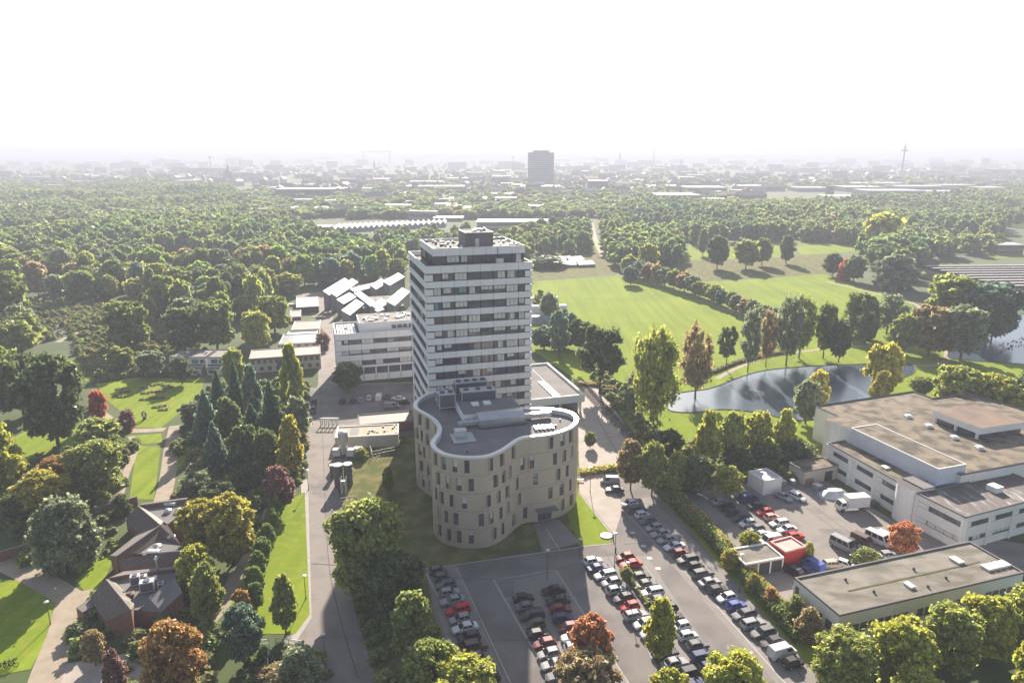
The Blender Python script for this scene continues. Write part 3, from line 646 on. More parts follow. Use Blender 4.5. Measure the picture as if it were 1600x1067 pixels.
# undergrowth and garden shrubs
GARD = [[(-40,470),(150,468),(165,490),(90,530),(-40,560)],[(60,715),(140,700),(215,690),(190,780),(120,810),(0,790),(0,760)],[(270,780),(330,745),(470,745),(440,790),(400,850),(330,880)],[(100,500),(260,470),(330,560),(330,585),(200,590),(140,600)],
        [(330,600),(480,600),(478,745),(300,745),(270,700),(300,640)],[(1000,700),(1270,690),(1265,750),(1110,752),(1045,770),(1005,735)],[(130,1000),(260,940),(340,960),(330,1090),(200,1090)],[(380,1010),(440,1010),(520,1040),(520,1100),(350,1100)],
        [(905,560),(935,560),(1000,650),(1040,690),(1010,700),(940,610)],[(160,930),(130,960),(110,1020),(160,1040)],[(0,820),(60,800),(170,800),(185,860),(110,900),(40,895)],[(540,900),(600,940),(690,1060),(660,1110),(600,1110)]]
up = []
for P in GARD:
    W_ = [G(*p) for p in P]; xs = [p[0] for p in W_]; ys = [p[1] for p in W_]; A = (max(xs)-min(xs))*(max(ys)-min(ys))
    for k in range(int(A/5)):
        x = random.uniform(min(xs), max(xs)); y = random.uniform(min(ys), max(ys))
        if inpoly(x, y, W_): up.append((x, y))
bp_ = []
for i in range(4):
    rng = np.random.default_rng(900+i); env, nb, br, shell, z0 = ENV['bush']; c, cs = blobs(env, 16, .2, rng, 650, .8); bp_.append(bpy.data.objects.new('garden_shrub_%s' % 'abcd'[i], leafmesh('shrub', c, .085, M['bushleaf'], .3, 0, rng)))
mass('undergrowth', up, [(lambda w: (w, w, w*random.uniform(.45, .8)))(random.uniform(1.0, 3.4)) for _ in up], bp_, 'shrubs, perennials and undergrowth covering the garden beds')

# ------------------------------------------------------------------ office tower
def winmesh(w, h, bars, key):
    k = ('win', key)
    if k not in PROTO:
        mb = MB(); t = .07
        mb.box(-w/2, w/2, -.05, .02, h/2-t, h/2); mb.box(-w/2, w/2, -.05, .02, -h/2, -h/2+t)
        for i in range(bars+1):
            x = -w/2 + w*i/bars; a = max(-w/2, x-t/2); mb.box(a, min(w/2, a+t), -.049, .019, -h/2+t, h/2-t)
        PROTO[k] = mb.mesh('frame_bars', M['fr'])
    return PROTO[k]
def window(parent, side, s0, s1, z0, z1, b, bars=3, p_blind=.3, frame=True):
    """side: local->(origin,dir,normal) frame; a window set b metres behind the face"""
    (ox, oy), (dx, dy) = side; nx, ny = dy, -dx; w = s1-s0; h = z1-z0; m = (s0+s1)/2; rz = math.atan2(dy, dx)
    p = (ox + dx*m - nx*b, oy + dy*m - ny*b, (z0+z1)/2)
    o = link('window', ubox(M['glass']), parent, p, rz, (w, .08, h))
    if frame: 
        f = link('frame', winmesh(round(w,2), round(h,2), bars, (round(w,2), round(h,2), bars)), o, (0, -.7, 0)); f.scale = (1/w, 1/.08, 1/h)
    if random.random() < p_blind:
        fr = random.choice((.45, .62, 1.0)); hh = random.choice((1., 1., .75, .5)); off = random.uniform(-.5+fr/2, .5-fr/2)
        link('blind', ubox(M['blind'] if random.random() < .96 else M['curtain']), o, (off, -.65, .5-hh/2), 0, (fr*.96, .2, hh*.96))
    return o
def panel(parent, side, s0, s1, z0, z1, th=.22, m=None, name='panel', gap=.07):
    (ox, oy), (dx, dy) = side; nx, ny = dy, -dx; s = (s0+s1)/2
    return link(name, ubox(m or M['panel']), parent, (ox+dx*s+nx*(-th/2), oy+dy*s+ny*(-th/2), (z0+z1)/2), math.atan2(dy, dx), (s1-s0-gap, th, z1-z0-gap))
def parapet(parent, a0, a1, b0, b1, z, m, w=.35, h=.12, name='parapet_cap'):
    mb = MB(); mb.box(a0, a1, b0, b0+w, z, z+h); mb.box(a0, a1, b1-w, b1, z, z+h); mb.box(a0, a0+w, b0+w, b1-w, z, z+h); mb.box(a1-w, a1, b0+w, b1-w, z, z+h); return mb.build(name, m, parent)

TO, TYAW, TW, _ = (-21.45, 171.5), R(16.2), 27.8, 0; TD = 29.0; TH = 48.0
tw = empty('office_tower', 'tall pale concrete office tower with bands of dark windows and a set-back top storey', 'tower', (*TO, 0), TYAW)
bx('wall', M['dark'], tw, .4, TW-.4, .4, TD-.4, 0, TH-1.3)
sides = [((0, 0), (1, 0), TW), ((TW, 0), (0, 1), TD), ((TW, TD), (-1, 0), TW), ((0, TD), (0, -1), TD)]
for si, (o_, d_, Ls) in enumerate(sides):
    sd = (o_, d_); nb = 8; e = 1.95; bw = (Ls - 2*e) / 7.0
    jo = [0] + [4.0 + 3.35*i for i in range(7)] + [Ls]; jo = [min(j, Ls) for j in jo]
    if si % 2: jo = [0] + [4.0 + (Ls-7.6)/6*i for i in range(7)] + [Ls]
    zt = TH; zr = [45.2 - 3.66*k for k in range(12)]
    for k in range(13):
        top = TH if k == 0 else zr[k-1] - 1.0; bot = zr[k] + 1.0 if k < 12 else 0
        if si in (1, 2):
            for i in range(0, 8, 2): panel(tw, sd, jo[i], jo[i+2], bot, top)
        else:
            for i in range(8): panel(tw, sd, jo[i], jo[i+1], bot, top)
    for k in range(12):
        z0, z1 = zr[k]-.97, zr[k]+.97
        panel(tw, sd, 0, e, z0+.1, z1-.22, .2); panel(tw, sd, Ls-e, Ls, z0+.1, z1-.22, .2)
        if si == 0 and k == 11: continue
        js = [e] + jo[1:-1] + [Ls-e]
        for i in range(8):
            pb = (.92 if (k in (0, 1, 4, 5, 8, 9) and i in (0, 1, 5, 6)) else .58) if si == 0 else .15
            window(tw, sd, js[i]+.12, js[i+1]-.12, z0+.05, z1-.05, .3, 3 if js[i+1]-js[i] > 2.6 else 2, pb, frame=(si in (0, 3)))
bx('roof', M['roofd'], tw, .3, TW-.3, .3, TD-.3, TH-1.3, TH-1.15)
parapet(tw, -.05, TW+.05, -.05, TD+.05, TH, M['white'], .38)
# set-back storey
a0, a1, b0, b1, zu = 2.4, 26.3, 1.7, 22.0, 52.1
bx('setback_wall', M['dark'], tw, a0+.5, a1-.5, b0+.6, b1-.5, TH-1.15, zu-.7)
for (o_, d_, Ls) in (((a0, b0), (1, 0), a1-a0), ((a1, b0), (0, 1), b1-b0), ((a1, b1), (-1, 0), a1-a0), ((a0, b1), (0, -1), b1-b0)):
    for i in range(7): panel(tw, (o_, d_), Ls*i/7, Ls*(i+1)/7, 50.2, zu, .25)
    for i in range(7): window(tw, (o_, d_), Ls*i/7+.1, Ls*(i+1)/7-.1, TH-1.1, 50.1, .5, 3, .35)
bx('roof', M['roofg'], tw, a0+.25, a1-.25, b0+.25, b1-.25, zu-.7, zu-.55)
parapet(tw, a0-.04, a1+.04, b0-.04, b1+.04, zu, M['white'], .35)
bx('rain_pipe', M['steel'], tw, 18.9, 19.05, b0-.12, b0-.01, 50, zu)
bx('terrace_hut', M['equip'], tw, 18.4, 20.3, .7, 1.6, TH-1.1, TH+1.2)
PH = 55.1
g0 = G(727, 364.8, PH); g1 = G(767.8, 362.6, PH)
def loc_(g): dx, dy = g[0]-TO[0], g[1]-TO[1]; return dx*math.cos(TYAW)+dy*math.sin(TYAW), -dx*math.sin(TYAW)+dy*math.cos(TYAW)
pa, pb_ = loc_(g0)
pa = max(pa, 8.5); pb_ = max(pb_, 6.0)
bx('plant_room', M['brick'] if 0 else mat('plant_room_cladding', (.15,.13,.14), (.20,.17,.18), .5, .7, stretch=(1,1,.2)), tw, pa, pa+7.4, pb_, pb_+8.4, zu-.55, PH)
parapet(tw, pa-.1, pa+7.5, pb_-.1, pb_+8.5, PH, M['white'], .3, .2)
bx('roof', M['roofd'], tw, pa+.2, pa+7.2, pb_+.2, pb_+8.2, PH, PH+.06)
bx('door', M['equip'], tw, pa+2.6, pa+3.6, pb_-.06, pb_-.005, zu-.5, zu+1.6)
for i in range(9):
    a, b = pa + random.uniform(.8, 6.4), pb_ + random.uniform(1, 7.2); bx('roof_vent', M['equip'], tw, a, a+.6, b, b+.6, PH+.07, PH+random.uniform(.4, .9))
for i in range(46):
    a = random.choice((random.uniform(a0+1, pa-1), random.uniform(pa+8.4, a1-1))); b = random.uniform(b0+1, b1-1.5); s = random.uniform(.25, .8)
    bx('roof_vent', M['equip'] if random.random() < .6 else M['steel'], tw, a, a+s, b, b+s*.7, zu-.54, zu-.54+random.uniform(.2, .9))
mb = MB()
for a, b, h in ((3.4, 2.4, 3.2), (16.5, 2.2, 1.5), (25.6, 2.6, 1.8), (9, 8, 5)): mb.tube((a, b, zu-.5), (a, b, zu-.5+h), .06, .04)
for a in np.arange(a0+.4, a1, 2.2): mb.tube((a, b1-.4, zu), (a, b1-.4, zu+.9), .03)
mb.tube((a0+.4, b1-.4, zu+.9), (a1-.4, b1-.4, zu+.9), .03); mb.build('antenna', M['steel'], tw)

# low wing beside the tower on the left
AO, AYAW = (-58.6, 225.0), R(16.2)
aw = empty('office_wing', 'four-storey pale office wing behind the tower with roof skylights', 'building', (*AO, 0), AYAW)
AW, AD, AH = 46.0, 17.0, 17.0
bx('wall', M['dark'], aw, .4, AW-.4, .4, AD-.4, 0, AH-.9)
for si, (o_, d_, Ls) in enumerate([((0, 0), (1, 0), AW), ((AW, AD), (-1, 0), AW), ((0, AD), (0, -1), AD), ((AW, 0), (0, 1), AD)]):
    nb = max(2, round(Ls/4.2)); zr = [14.0, 10.3, 6.6]
    for k in range(4):
        top = AH if k == 0 else zr[k-1]-.85; bot = zr[k]+.85 if k < 3 else 4.9
        for i in range(nb): panel(aw, (o_, d_), Ls*i/nb, Ls*(i+1)/nb, bot, top)
    for k in range(3):
        panel(aw, (o_, d_), 0, 1.9, zr[k]-.8, zr[k]+.75, .2)
        for i in range(nb):
            s0 = max(2.0, Ls*i/nb+.1)
            if Ls*(i+1)/nb-.1 > s0+.5: window(aw, (o_, d_), s0, Ls*(i+1)/nb-.1, zr[k]-.8, zr[k]+.8, .3, 3, .35, frame=si in (0, 2))
    for i in range(nb):
        panel(aw, (o_, d_), Ls*i/nb-.0, Ls*i/nb+.45, .1, 4.85, .25, name='pillar')
        window(aw, (o_, d_), Ls*i/nb+.5, Ls*(i+1)/nb-.05, 2.7, 4.7, .35, 3, .1, frame=si == 0); panel(aw, (o_, d_), Ls*i/nb+.5, Ls*(i+1)/nb-.05, .2, 2.6, .2)
bx('roof', M['roofd'], aw, .3, AW-.3, .3, AD-.3, AH-.9, AH-.8); parapet(aw, -.05, AW+.05, -.05, AD+.05, AH, M['white'], .38)
for i in range(7):
    for j in range(5):
        if (i, j) in ((3, 2),): continue
        bx('skylight', M['equip'], aw, .9+i*.92, .9+i*.92+.6, 1.2+j*3.1, 1.2+j*3.1+2.3, AH-.79, AH-.35)
bx('upper_storey', M['panel'], aw, 8.2, AW-1, 3.0, AD-.6, AH-.78, AH+2.6)
bx('roof', M['roofg'], aw, 8.45, AW-1.2, 3.25, AD-.8, AH+2.6, AH+2.66); parapet(aw, 8.15, AW-.95, 2.95, AD-.55, AH+2.6, M['white'], .3, .18)
for i in range(40):
    a, b, s = random.uniform(9.5, 30), random.uniform(4.2, AD-2.5), random.uniform(.4, 1.3); bx('roof_vent', random.choice((M['equip'], M['equip'], M['steel'])), aw, a, a+s, b, b+s*.8, AH+2.67, AH+2.67+random.uniform(.2, .7))
for i in range(6): bx('window', M['glass'], aw, 19+i*1.9, 20.6+i*1.9, 2.94, 2.99, AH+.2, AH+1.6)

# glasshouses with tilted roofs behind the wing
def shed_roof(label, px, py, w, d, z0, z1, rz, pxs=True, wall=M['steel'], roof=M['solar'], n=6, name='glasshouse', group=None, cat='greenhouse'):
    x, y = G(px, py) if pxs else (px, py); t = empty(name, label, cat, (x, y, 0), rz, group); lo, hi = z0, z1
    MB().poly([(0,0,0),(w,0,0),(w,0,lo),(0,0,lo)]).poly([(w,0,0),(w,d,0),(w,d,hi),(w,0,lo)]).poly([(w,d,0),(0,d,0),(0,d,hi),(w,d,hi)]).poly([(0,d,0),(0,0,0),(0,0,lo),(0,d,hi)]).build('wall', wall, t)
    sl = math.hypot(d, hi-lo)
    for i in range(n):
        x0 = w*i/n+.06; x1 = w*(i+1)/n-.06
        MB().poly([(x0,-.2,lo+.02),(x1,-.2,lo+.02),(x1,d+.1,hi+.12),(x0,d+.1,hi+.12)]).poly([(x0,-.2,lo-.1),(x1,-.2,lo-.1),(x1,-.2,lo+.02),(x0,-.2,lo+.02)]).build('roof_panel', roof, t)
    return t
gl = mat('glasshouse_wall', (.10,.11,.12), (.15,.16,.165), .3, .3, spec=.6)
for i, (A, B, z, d, lb) in enumerate([((514,456.5),(547,436),9,4.6,'leftmost long glasshouse with tilted white roof behind the office wing'),((525,459),(559,436.5),9,4.6,'second long glasshouse with tilted white roof, beside the leftmost'),((536,470),(556,459),7.5,5,'short glasshouse below the two long ones'),((546,487),(568,469.5),7.5,5.5,'glasshouse right behind the skylights of the office wing'),
        ((587,447.5),(605,437),8.5,5,'small glasshouse at the back of the cluster'),((608,441.5),(632,428),9.5,5.5,'rear glasshouse of the cluster touching the tower'),((590,479),(606,468),7.5,5,'glasshouse in front of the cluster, right of the crossing corridor'),((616,472.5),(640,451),8.5,6,'wide glasshouse of the cluster beside the tower')]):
    a, b = G(*A, z), G(*B, z); L_ = math.hypot(b[0]-a[0], b[1]-a[1]); shed_roof(lb, a[0], a[1], L_, d*.62, z-1.6, z+.5, math.atan2(b[1]-a[1], b[0]-a[0]), False, gl, M['solar'], max(4, int(L_/3)))
a, b = G(552.7, 454, 7.5), G(590, 483, 7.5); L_ = math.hypot(b[0]-a[0], b[1]-a[1]); shed_roof('white-roofed corridor crossing the glasshouse cluster', a[0], a[1], L_, 3.2, 6.2, 7.0, math.atan2(b[1]-a[1], b[0]-a[0]), False, gl, M['white'], 8)
a, b = G(553, 452, 7), G(600, 441, 7); L_ = math.hypot(b[0]-a[0], b[1]-a[1]); shed_roof('rear corridor with white roof joining the glasshouses', a[0], a[1], L_, 4, 5.6, 6.9, math.atan2(b[1]-a[1], b[0]-a[0]), False, gl, M['white'], 6)
a = G(566, 480, 5); shed_roof('low dark-roofed hall between the glasshouses', a[0], a[1], 62*.32, 24, 4.6, 5.0, R(16), False, gl, M['roofg'], 5, cat='building', name='link_hall')
# podium at the right
po, pyaw, _, _ = (G(914,617,5.5), TYAW, 0, 0)
pd = empty('podium_hall', 'low flat-roofed hall with white fascia right of the tower', 'building', (*po, 0), TYAW)
bx('roof', M['roofd'], pd, -24, -.5, .5, 34, 4.9, 5.0); bx('wall', M['glass'], pd, -23, -1.6, 1.6, 33, 0, 3.4)
mb = MB(); mb.box(-24.5, 0, 0, .5, 3.4, 5.6); mb.box(-.5, 0, .5, 34, 3.4, 5.6); mb.box(-24.5, -.5, 34, 34.5, 3.4, 5.6); mb.build('fascia', M['panel'], pd)
mb = MB(); mb.box(-24.5, .1, -.1, .55, 5.6, 5.72); mb.box(-.55, .1, .55, 34.5, 5.6, 5.72); mb.build('parapet_cap', M['white'], pd)
bx('soffit', M['panel'], pd, -24.4, -.1, .1, 34.4, 3.3, 3.39)
for i in range(4): bx('pillar', M['panel'], pd, -1.3-6.5*i, -.8-6.5*i, .6, 1.1, 0, 3.29); 
for i in range(6): bx('pillar', M['panel'], pd, -1.3, -.8, 6+5.5*i, 6.5+5.5*i, 0, 3.29)
for i in range(6): bx('skylight', M['equip'], pd, -9.3, -7.5, 2.2+i*2.5, 3.9+i*2.5, 5.01, 5.4)
bx('roof_seam', M['white'], pd, -6.9, -6.75, .6, 30, 5.01, 5.08)

# ------------------------------------------------------------------ curved laboratory building
OUT = [(35,270),(45,312),(110,350),(172,388),(214,430),(236,480),(218,532),(184,578),(176,610),(205,650),(280,692),(400,716),(530,721),(650,710),(760,670),(838,622),(900,578),(960,553),(1040,545),(1150,532),(1260,508),(1350,472),(1393,436),(1406,392),(1370,350),(1300,325),(1200,309),(1100,303),(1020,305),(940,302),(870,282),(800,250),(750,212),(700,178),(620,148),(500,132),(350,138),(230,160),(130,192),(70,228)]
ZH = 19.3
ring = smooth([G(640+a/5.336, 580+b/5.336, ZH) for a, b in OUT], 6, True)
# orient counter-clockwise, resample evenly
ar = sum(ring[i][0]*ring[(i+1)%len(ring)][1]-ring[(i+1)%len(ring)][0]*ring[i][1] for i in range(len(ring)))
if ar < 0: ring = ring[::-1]
rg = np.array(ring + [ring[0]]); cum = np.concatenate([[0], np.cumsum(np.linalg.norm(np.diff(rg, axis=0), axis=1))]); PER = cum[-1]
def at(s):
    s %= PER; return np.array((np.interp(s, cum, rg[:, 0]), np.interp(s, cum, rg[:, 1])))
def nrm_(s):
    d = at(s+.25) - at(s-.25); d /= np.linalg.norm(d); return np.array((d[1], -d[0])), d
cxy = rg[:-1].mean(0)
lab = empty('laboratory_building', 'curved beige laboratory building with staggered slit windows in front of the tower', 'building', (cxy[0], cxy[1], 0))
def lp(p): return (p[0]-cxy[0], p[1]-cxy[1])
FH = (ZH - .5) / 5
WP = [ # zoomed pixel positions (x, y) per storey, top first
 [(588,200),(630,225),(668,238),(670,405),(711,430),(767,445),(830,450),(960,435),(1012,425),(1072,385),(1272,322),(1328,313),(1370,300)],
 [(575,270),(597,290),(630,310),(650,400),(685,510),(731,530),(790,543),(855,550),(980,525),(1022,515),(1060,470),(1118,435),(1172,422),(1290,413),(1342,400),(1380,385)],
 [(590,370),(610,385),(672,600),(703,615),(755,632),(818,642),(947,632),(1000,612),(1040,570),(1093,535),(1187,510),(1310,497),(1356,478)],
 [(597,455),(630,470),(683,690),(722,715),(777,730),(905,733),(962,717),(1010,695),(1048,650),(1105,620),(1268,593),(1325,580),(1372,560)],
 [(606,545),(640,560),(693,787),(738,812),(792,825),(856,828),(977,808),(1020,783),(1075,720),(1135,697),(1331,662),(1373,640)]]
shut = M['fr']; winlist = []
for fl in range(5):
    zc = .5 + FH*(4-fl) + FH*.5; used = []
    for (qx, qy) in WP[fl]:
        tx, ty = 480+qx/3.3333, 600+qy/3.3333; best = None
        for s in np.arange(0, PER, .2):
            p = at(s); n_, _ = nrm_(s)
            if n_ @ (p - 0) > 0: continue
            x, y = PX(p[0], p[1], zc); e = abs(x-tx) + .45*abs(y-ty)
            if best is None or e < best[0]: best = (e, s)
        if all(abs(best[1]-u) > 1.5 for u in used): used.append(best[1])
    # unseen rear side gets windows at random
    for s in np.arange(0, PER, 3.1):
        p = at(s); n_, _ = nrm_(s)
        if n_ @ p > 2 and random.random() < .6: s2 = s + random.uniform(-.6, .6); used.append(s2 % PER) if all(abs(s2-u) > 1.8 for u in used) else None
    winlist.append(sorted(used))
# entrance
best = min(np.arange(0, PER, .2), key=lambda s: (abs(PX(*at(s), 1.4)[0]-852) + .4*abs(PX(*at(s), 1.4)[1]-806)) if (nrm_(s)[0] @ at(s)) < 0 else 9e9); SDOOR = best
for fl in range(5):
    z0 = .5*0 + (FH*(4-fl)+.5 if fl < 4 else 0); z1 = FH*(5-fl)+.5 - .05; zc = .5 + FH*(4-fl) + FH*.5; ws = [(s-.5, s+.5, zc-1.32, zc+1.32, 'w') for s in winlist[fl]]
    if fl == 4:
        ws = [w for w in ws if abs((w[0]+w[1])/2-SDOOR) > 2.2] + [(SDOOR-1.6, SDOOR+1.6, .02, 2.75, 'd')]; ws.sort()
    br = sorted(set([round(x, 3) for x in np.arange(0, PER, .7)] + [PER] + [round(w[0], 3) % PER for w in ws] + [round(w[1], 3) % PER for w in ws])); mb = MB()
    for a, b in zip(br, br[1:]):
        if b-a < 1e-3: continue
        pa_, pb2 = lp(at(a)), lp(at(b if b < PER-1e-4 else 0)); m_ = (a+b)/2; w = next((w for w in ws if w[0] <= m_ <= w[1]), None)
        spans = [(z0, z1)] if not w else [(z0, w[2]), (w[3], z1)]
        for q0, q1 in spans:
            if q1-q0 > .01: mb.poly([(*pa_, q0), (*pb2, q0), (*pb2, q1), (*pa_, q1)])
        if w:
            for z in (w[2], w[3]):
                na, nb2 = nrm_(a)[0]*.3, nrm_(b)[0]*.3; mb.poly([(*pa_, z), (*pb2, z), (pb2[0]-nb2[0], pb2[1]-nb2[1], z), (pa_[0]-na[0], pa_[1]-na[1], z)])
    for w in ws:
        for s in (w[0], w[1]):
            p = at(s); n_ = nrm_(s)[0]*.3; q = p-n_; mb.poly([(*lp(p), w[2]), (*lp(q), w[2]), (*lp(q), w[3]), (*lp(p), w[3])])
    mb.build('facade_band', M['tan'], lab)
    for w in ws:
        s = (w[0]+w[1])/2; n_, d_ = nrm_(s); ww = w[1]-w[0]; hh = w[3]-w[2]; c = lp((at(w[0])+at(w[1]))/2 - n_*.27); zc2 = (w[2]+w[3])/2; rz = math.atan2(d_[1], d_[0])
        if w[4] == 'w':
            o = link('window', ubox(M['glass']), lab, (*c, zc2), rz, (ww+.04, .06, hh+.02))
            f = link('frame', winmesh(1.0, 2.64, 1, 'labw'), o, (0, -1.2, 0)); f.scale = (1/(ww+.04), 1/.06, 1/(hh+.02))
            if random.random() < .25: hb = random.choice((.35, .6)); link('blind', ubox(M['blind'] if random.random() < .5 else M['curtain']), o, (0, -.8, .5-hb/2), 0, (.86, .4, hb))
            if random.random() < .75:   # folding shutter panel standing off the wall
                q = lp(at(s) + n_*.18); sgn = 1 if random.random() < .5 else -1
                link('shutter', ubox(M['tan']), lab, (q[0]+d_[0]*sgn*.55, q[1]+d_[1]*sgn*.55, zc2), rz, (.06, .34, 2.6))
        else:
            for k in (-1, 1): 
                dd = link('door', ubox(M['glass']), lab, (c[0]+d_[0]*k*.8, c[1]+d_[1]*k*.8, zc2), rz, (1.5, .06, hh)); f = link('frame', winmesh(1.5, 2.7, 1, 'labd') , dd, (0, -1.2, 0)); f.scale = (1/1.5, 1/.06, 1/hh)
            q = lp(at(s) + n_*.95); link('canopy', ubox(M['roofd']), lab, (*q, 2.95), rz, (4.6, 2.0, .14))
mb = MB(); core = [tuple(np.array(lp(at(s))) - nrm_(s)[0]*.4) for s in np.arange(0, PER, .8)]; mb.prism(core, 0, ZH-1.1, cap=False); mb.build('inner_wall', M['dark'], lab)
mb = MB(); outer = [tuple(np.array(lp(at(s))) + nrm_(s)[0]*.07) for s in np.arange(0, PER, .6)]; inner = [tuple(np.array(lp(at(s))) - nrm_(s)[0]*.85) for s in np.arange(0, PER, .6)]; k = len(outer)
for i in range(k):
    j = (i+1) % k
    mb.poly([(*outer[i], ZH+.12), (*outer[j], ZH+.12), (*inner[j], ZH+.06), (*inner[i], ZH+.06)]).poly([(*outer[i], ZH-.25), (*outer[j], ZH-.25), (*outer[j], ZH+.12), (*outer[i], ZH+.12)]).poly([(*inner[j], ZH-1.0), (*inner[i], ZH-1.0), (*inner[i], ZH+.06), (*inner[j], ZH+.06)])
mb.build('parapet_cap', mat('parapet_metal', (.72,.71,.69), (.66,.65,.63), 1, .38, metal=.25), lab)
MB().poly([(*p, ZH-1.0) for p in inner]).build('roof', M['roofd'], lab)
# roof plant of the laboratory: positions in zoomed pixels at roof height
def Z6(a, b, z=ZH-1.0): return G(640+a/5.336, 580+b/5.336, z)
def plant(name, label, A, B, w, z1, m=M['equip'], z=ZH-1.0, top=None, cat='roof plant'):
    a, b = Z6(*A), Z6(*B); L_ = math.hypot(b[0]-a[0], b[1]-a[1]); t = empty(name, label, cat, (*a, z), math.atan2(b[1]-a[1], b[0]-a[0]))
    return t, L_
t, L_ = plant('ventilation_unit', 'long silver ventilation duct housing on the curved building roof', (580,470), (960,425), 3, 3)
mb = MB(); mb.poly([(0,0,.0),(L_,0,.0),(L_,0,1.6),(0,0,1.6)]).poly([(0,0,1.6),(L_,0,1.6),(L_,.9,2.5),(0,.9,2.5)]).poly([(0,.9,2.5),(L_,.9,2.5),(L_,2.6,2.5),(0,2.6,2.5)]).poly([(L_,2.6,0),(0,2.6,0),(0,2.6,2.5),(L_,2.6,2.5)]).poly([(0,2.6,0),(0,0,0),(0,0,1.6),(0,.9,2.5),(0,2.6,2.5)]).poly([(L_,0,0),(L_,2.6,0),(L_,2.6,2.5),(L_,.9,2.5),(L_,0,1.6)]); mb.build('housing', M['metal'], t)
bx('side_duct', M['metal'], t, -4.4, -.05, .6, 1.7, .5, 1.3); bx('side_duct', M['metal'], t, L_+.05, L_+6.4, .6, 1.8, .5, 1.5)
mb = MB()
for i in range(9): x = L_*i/8; mb.tube((x, -1.3, 0), (x, -1.3, 1.1), .035)
for z in (.6, 1.1): mb.tube((0, -1.3, z), (L_, -1.3, z), .03)
mb.build('railing', M['steell'], t)
bx('gantry_deck', M['steel'], t, 0, L_, -1.25, -.1, .25, .3)
t, L_ = plant('plant_room', 'low grey plant room with skylights behind the silver duct on the curved building', (455,445), (960,395), 0, 0)
bx('wall', M['panel'], t, 0, L_*.98, .8, 9.5, 0, 1.9); bx('roof', M['roofd'], t, .1, L_*.98-.1, .9, 9.4, 1.9, 1.96)
for a in (.22, .42): bx('skylight', M['white'], t, L_*a, L_*a+1.6, 5.4, 7.2, 1.97, 2.4)
def cooler(label, A, B, d, h, nf, fan=True):
    t, L_ = plant('cooling_unit', label, A, B, 0, 0)
    bx('louvre', M['louvre'], t, .2, L_-.2, .12, d-.12, .75, h-.2)
    mb = MB()
    for x in (0, L_-.18):
        for y in (0, d-.18): mb.box(x, x+.18, y, y+.18, 0, h)
    for y in (0, d-.18):
        for z in (.5, h-.2): mb.box(.18, L_-.18, y, y+.18, z, z+.2)
    for x in (0, L_-.18):
        for z in (.5, h-.2): mb.box(x, x+.18, .18, d-.18, z, z+.2)
    mb.build('frame', M['equip'], t); bx('top_panel', M['equip'], t, .19, L_-.19, .19, d-.19, h-.15, h-.05)
    for i in range(nf):
        x = L_*(i+.5)/nf; MB().tube((x, d/2, h-.04), (x, d/2, h+.28), .62, .62, 12).build('fan', M['steel'], t)
    return t
cooler('square cooling unit at the left of the curved building roof', (250,330), (385,318), 3.2, 3.8, 2)
cooler('second square cooling unit behind the first one on the curved roof', (225,275), (350,265), 3.0, 2.7, 2)
cooler('long louvred cooling unit with round fans at the rear of the curved roof', (435,310), (725,285), 3.2, 3.9, 3)
cooler('rearmost long cooling unit on the curved roof, next to the tower', (385,215), (655,190), 3.0, 3.4, 4)
t, L_ = plant('roof_platform', 'low platform with a small cabinet on the curved roof', (370,610), (560,590), 0, 0)
bx('base', M['steell'], t, 0, L_, 0, 5, 0, .25); bx('cabinet', M['equip'], t, .8, 3.2, 2.6, 4.4, .26, 1.7)
for (a, b, s) in ((1215,462,.5),(1100,375,.35),(480,680,.35),(1255,415,.3),(860,590,.3)):
    x, y = Z6(a, b); tag(MB().tube((x, y, ZH-1.0), (x, y, ZH-.5), s/2, s/2, 8).build('roof_outlet', M['steel']), 'dark roof outlet standing on the pale deck of the curved building', 'roof outlet', 'roof outlets on the curved building')
t, L_ = plant('duct_frames', 'cluster of small pipes on the sunny right lobe of the curved roof', (1050,500), (1180,490), 0, 0)
mb = MB()
for i in range(5): mb.box(i*.9, i*.9+.5, 0, 2.2, .1, .5)
mb.build('pipes', M['steell'], t)

# ------------------------------------------------------------------ works hall group on the right
def hall(name, label, A, B, C, h, wallm, roofm, cap=M['white'], cat='building', extra=0):
    o_, yw, w, d = frame3(A, B, C, h); w += extra; t = empty(name, label, cat, (*o_, 0), yw)
    bx('wall', wallm, t, 0, w, 0, d, 0, h-.35); bx('roof', roofm, t, .3, w-.3, .3, d-.3, h-.349, h-.25); parapet(t, -.04, w+.04, -.04, d+.04, h-.348, cap, .32, .35); return t, w, d
HZ = 9.5
t = empty('works_hall', 'large works hall with brown flat roof and a white upper band at the right edge', 'building')
RP = [G(a, b, HZ) for a, b in [(1275,634),(1427,611),(1458,622),(1513,614),(1720,675),(1700,704),(1502,741),(1340,664)]]
MB().prism(RP, 0, HZ-.3, 0, 1).build('wall', [M['white'], M['roofm']], t)
mb = MB()
for i in range(len(RP)):
    a, b = np.array(RP[i]), np.array(RP[(i+1) % len(RP)]); mb.tube((*a, HZ-.12), (*b, HZ-.12), .24, k=4)
mb.build('parapet_cap', M['roofd'], t)
so, syaw, sw, sd_ = frame3((1330,668), (1467,732.5), (1367,661), 11.2)
e = np.array((math.cos(syaw), math.sin(syaw))); nn_ = np.array((-e[1], e[0]))
sb = empty('upper_band', 'white-walled raised band along the front of the works hall roof', 'roof band', (*so, 0), syaw)
bx('wall', mat('white_cladding', (.60,.62,.68), (.55,.57,.63), .4, .6), sb, 0, sw, 0, sd_, 7.2, 11.0); bx('roof', M['roofm'], sb, .3, sw-.3, .3, sd_-.3, 11.001, 11.06); parapet(sb, -.04, sw+.04, -.04, sd_+.04, 11.0, M['white'], .25, .2)
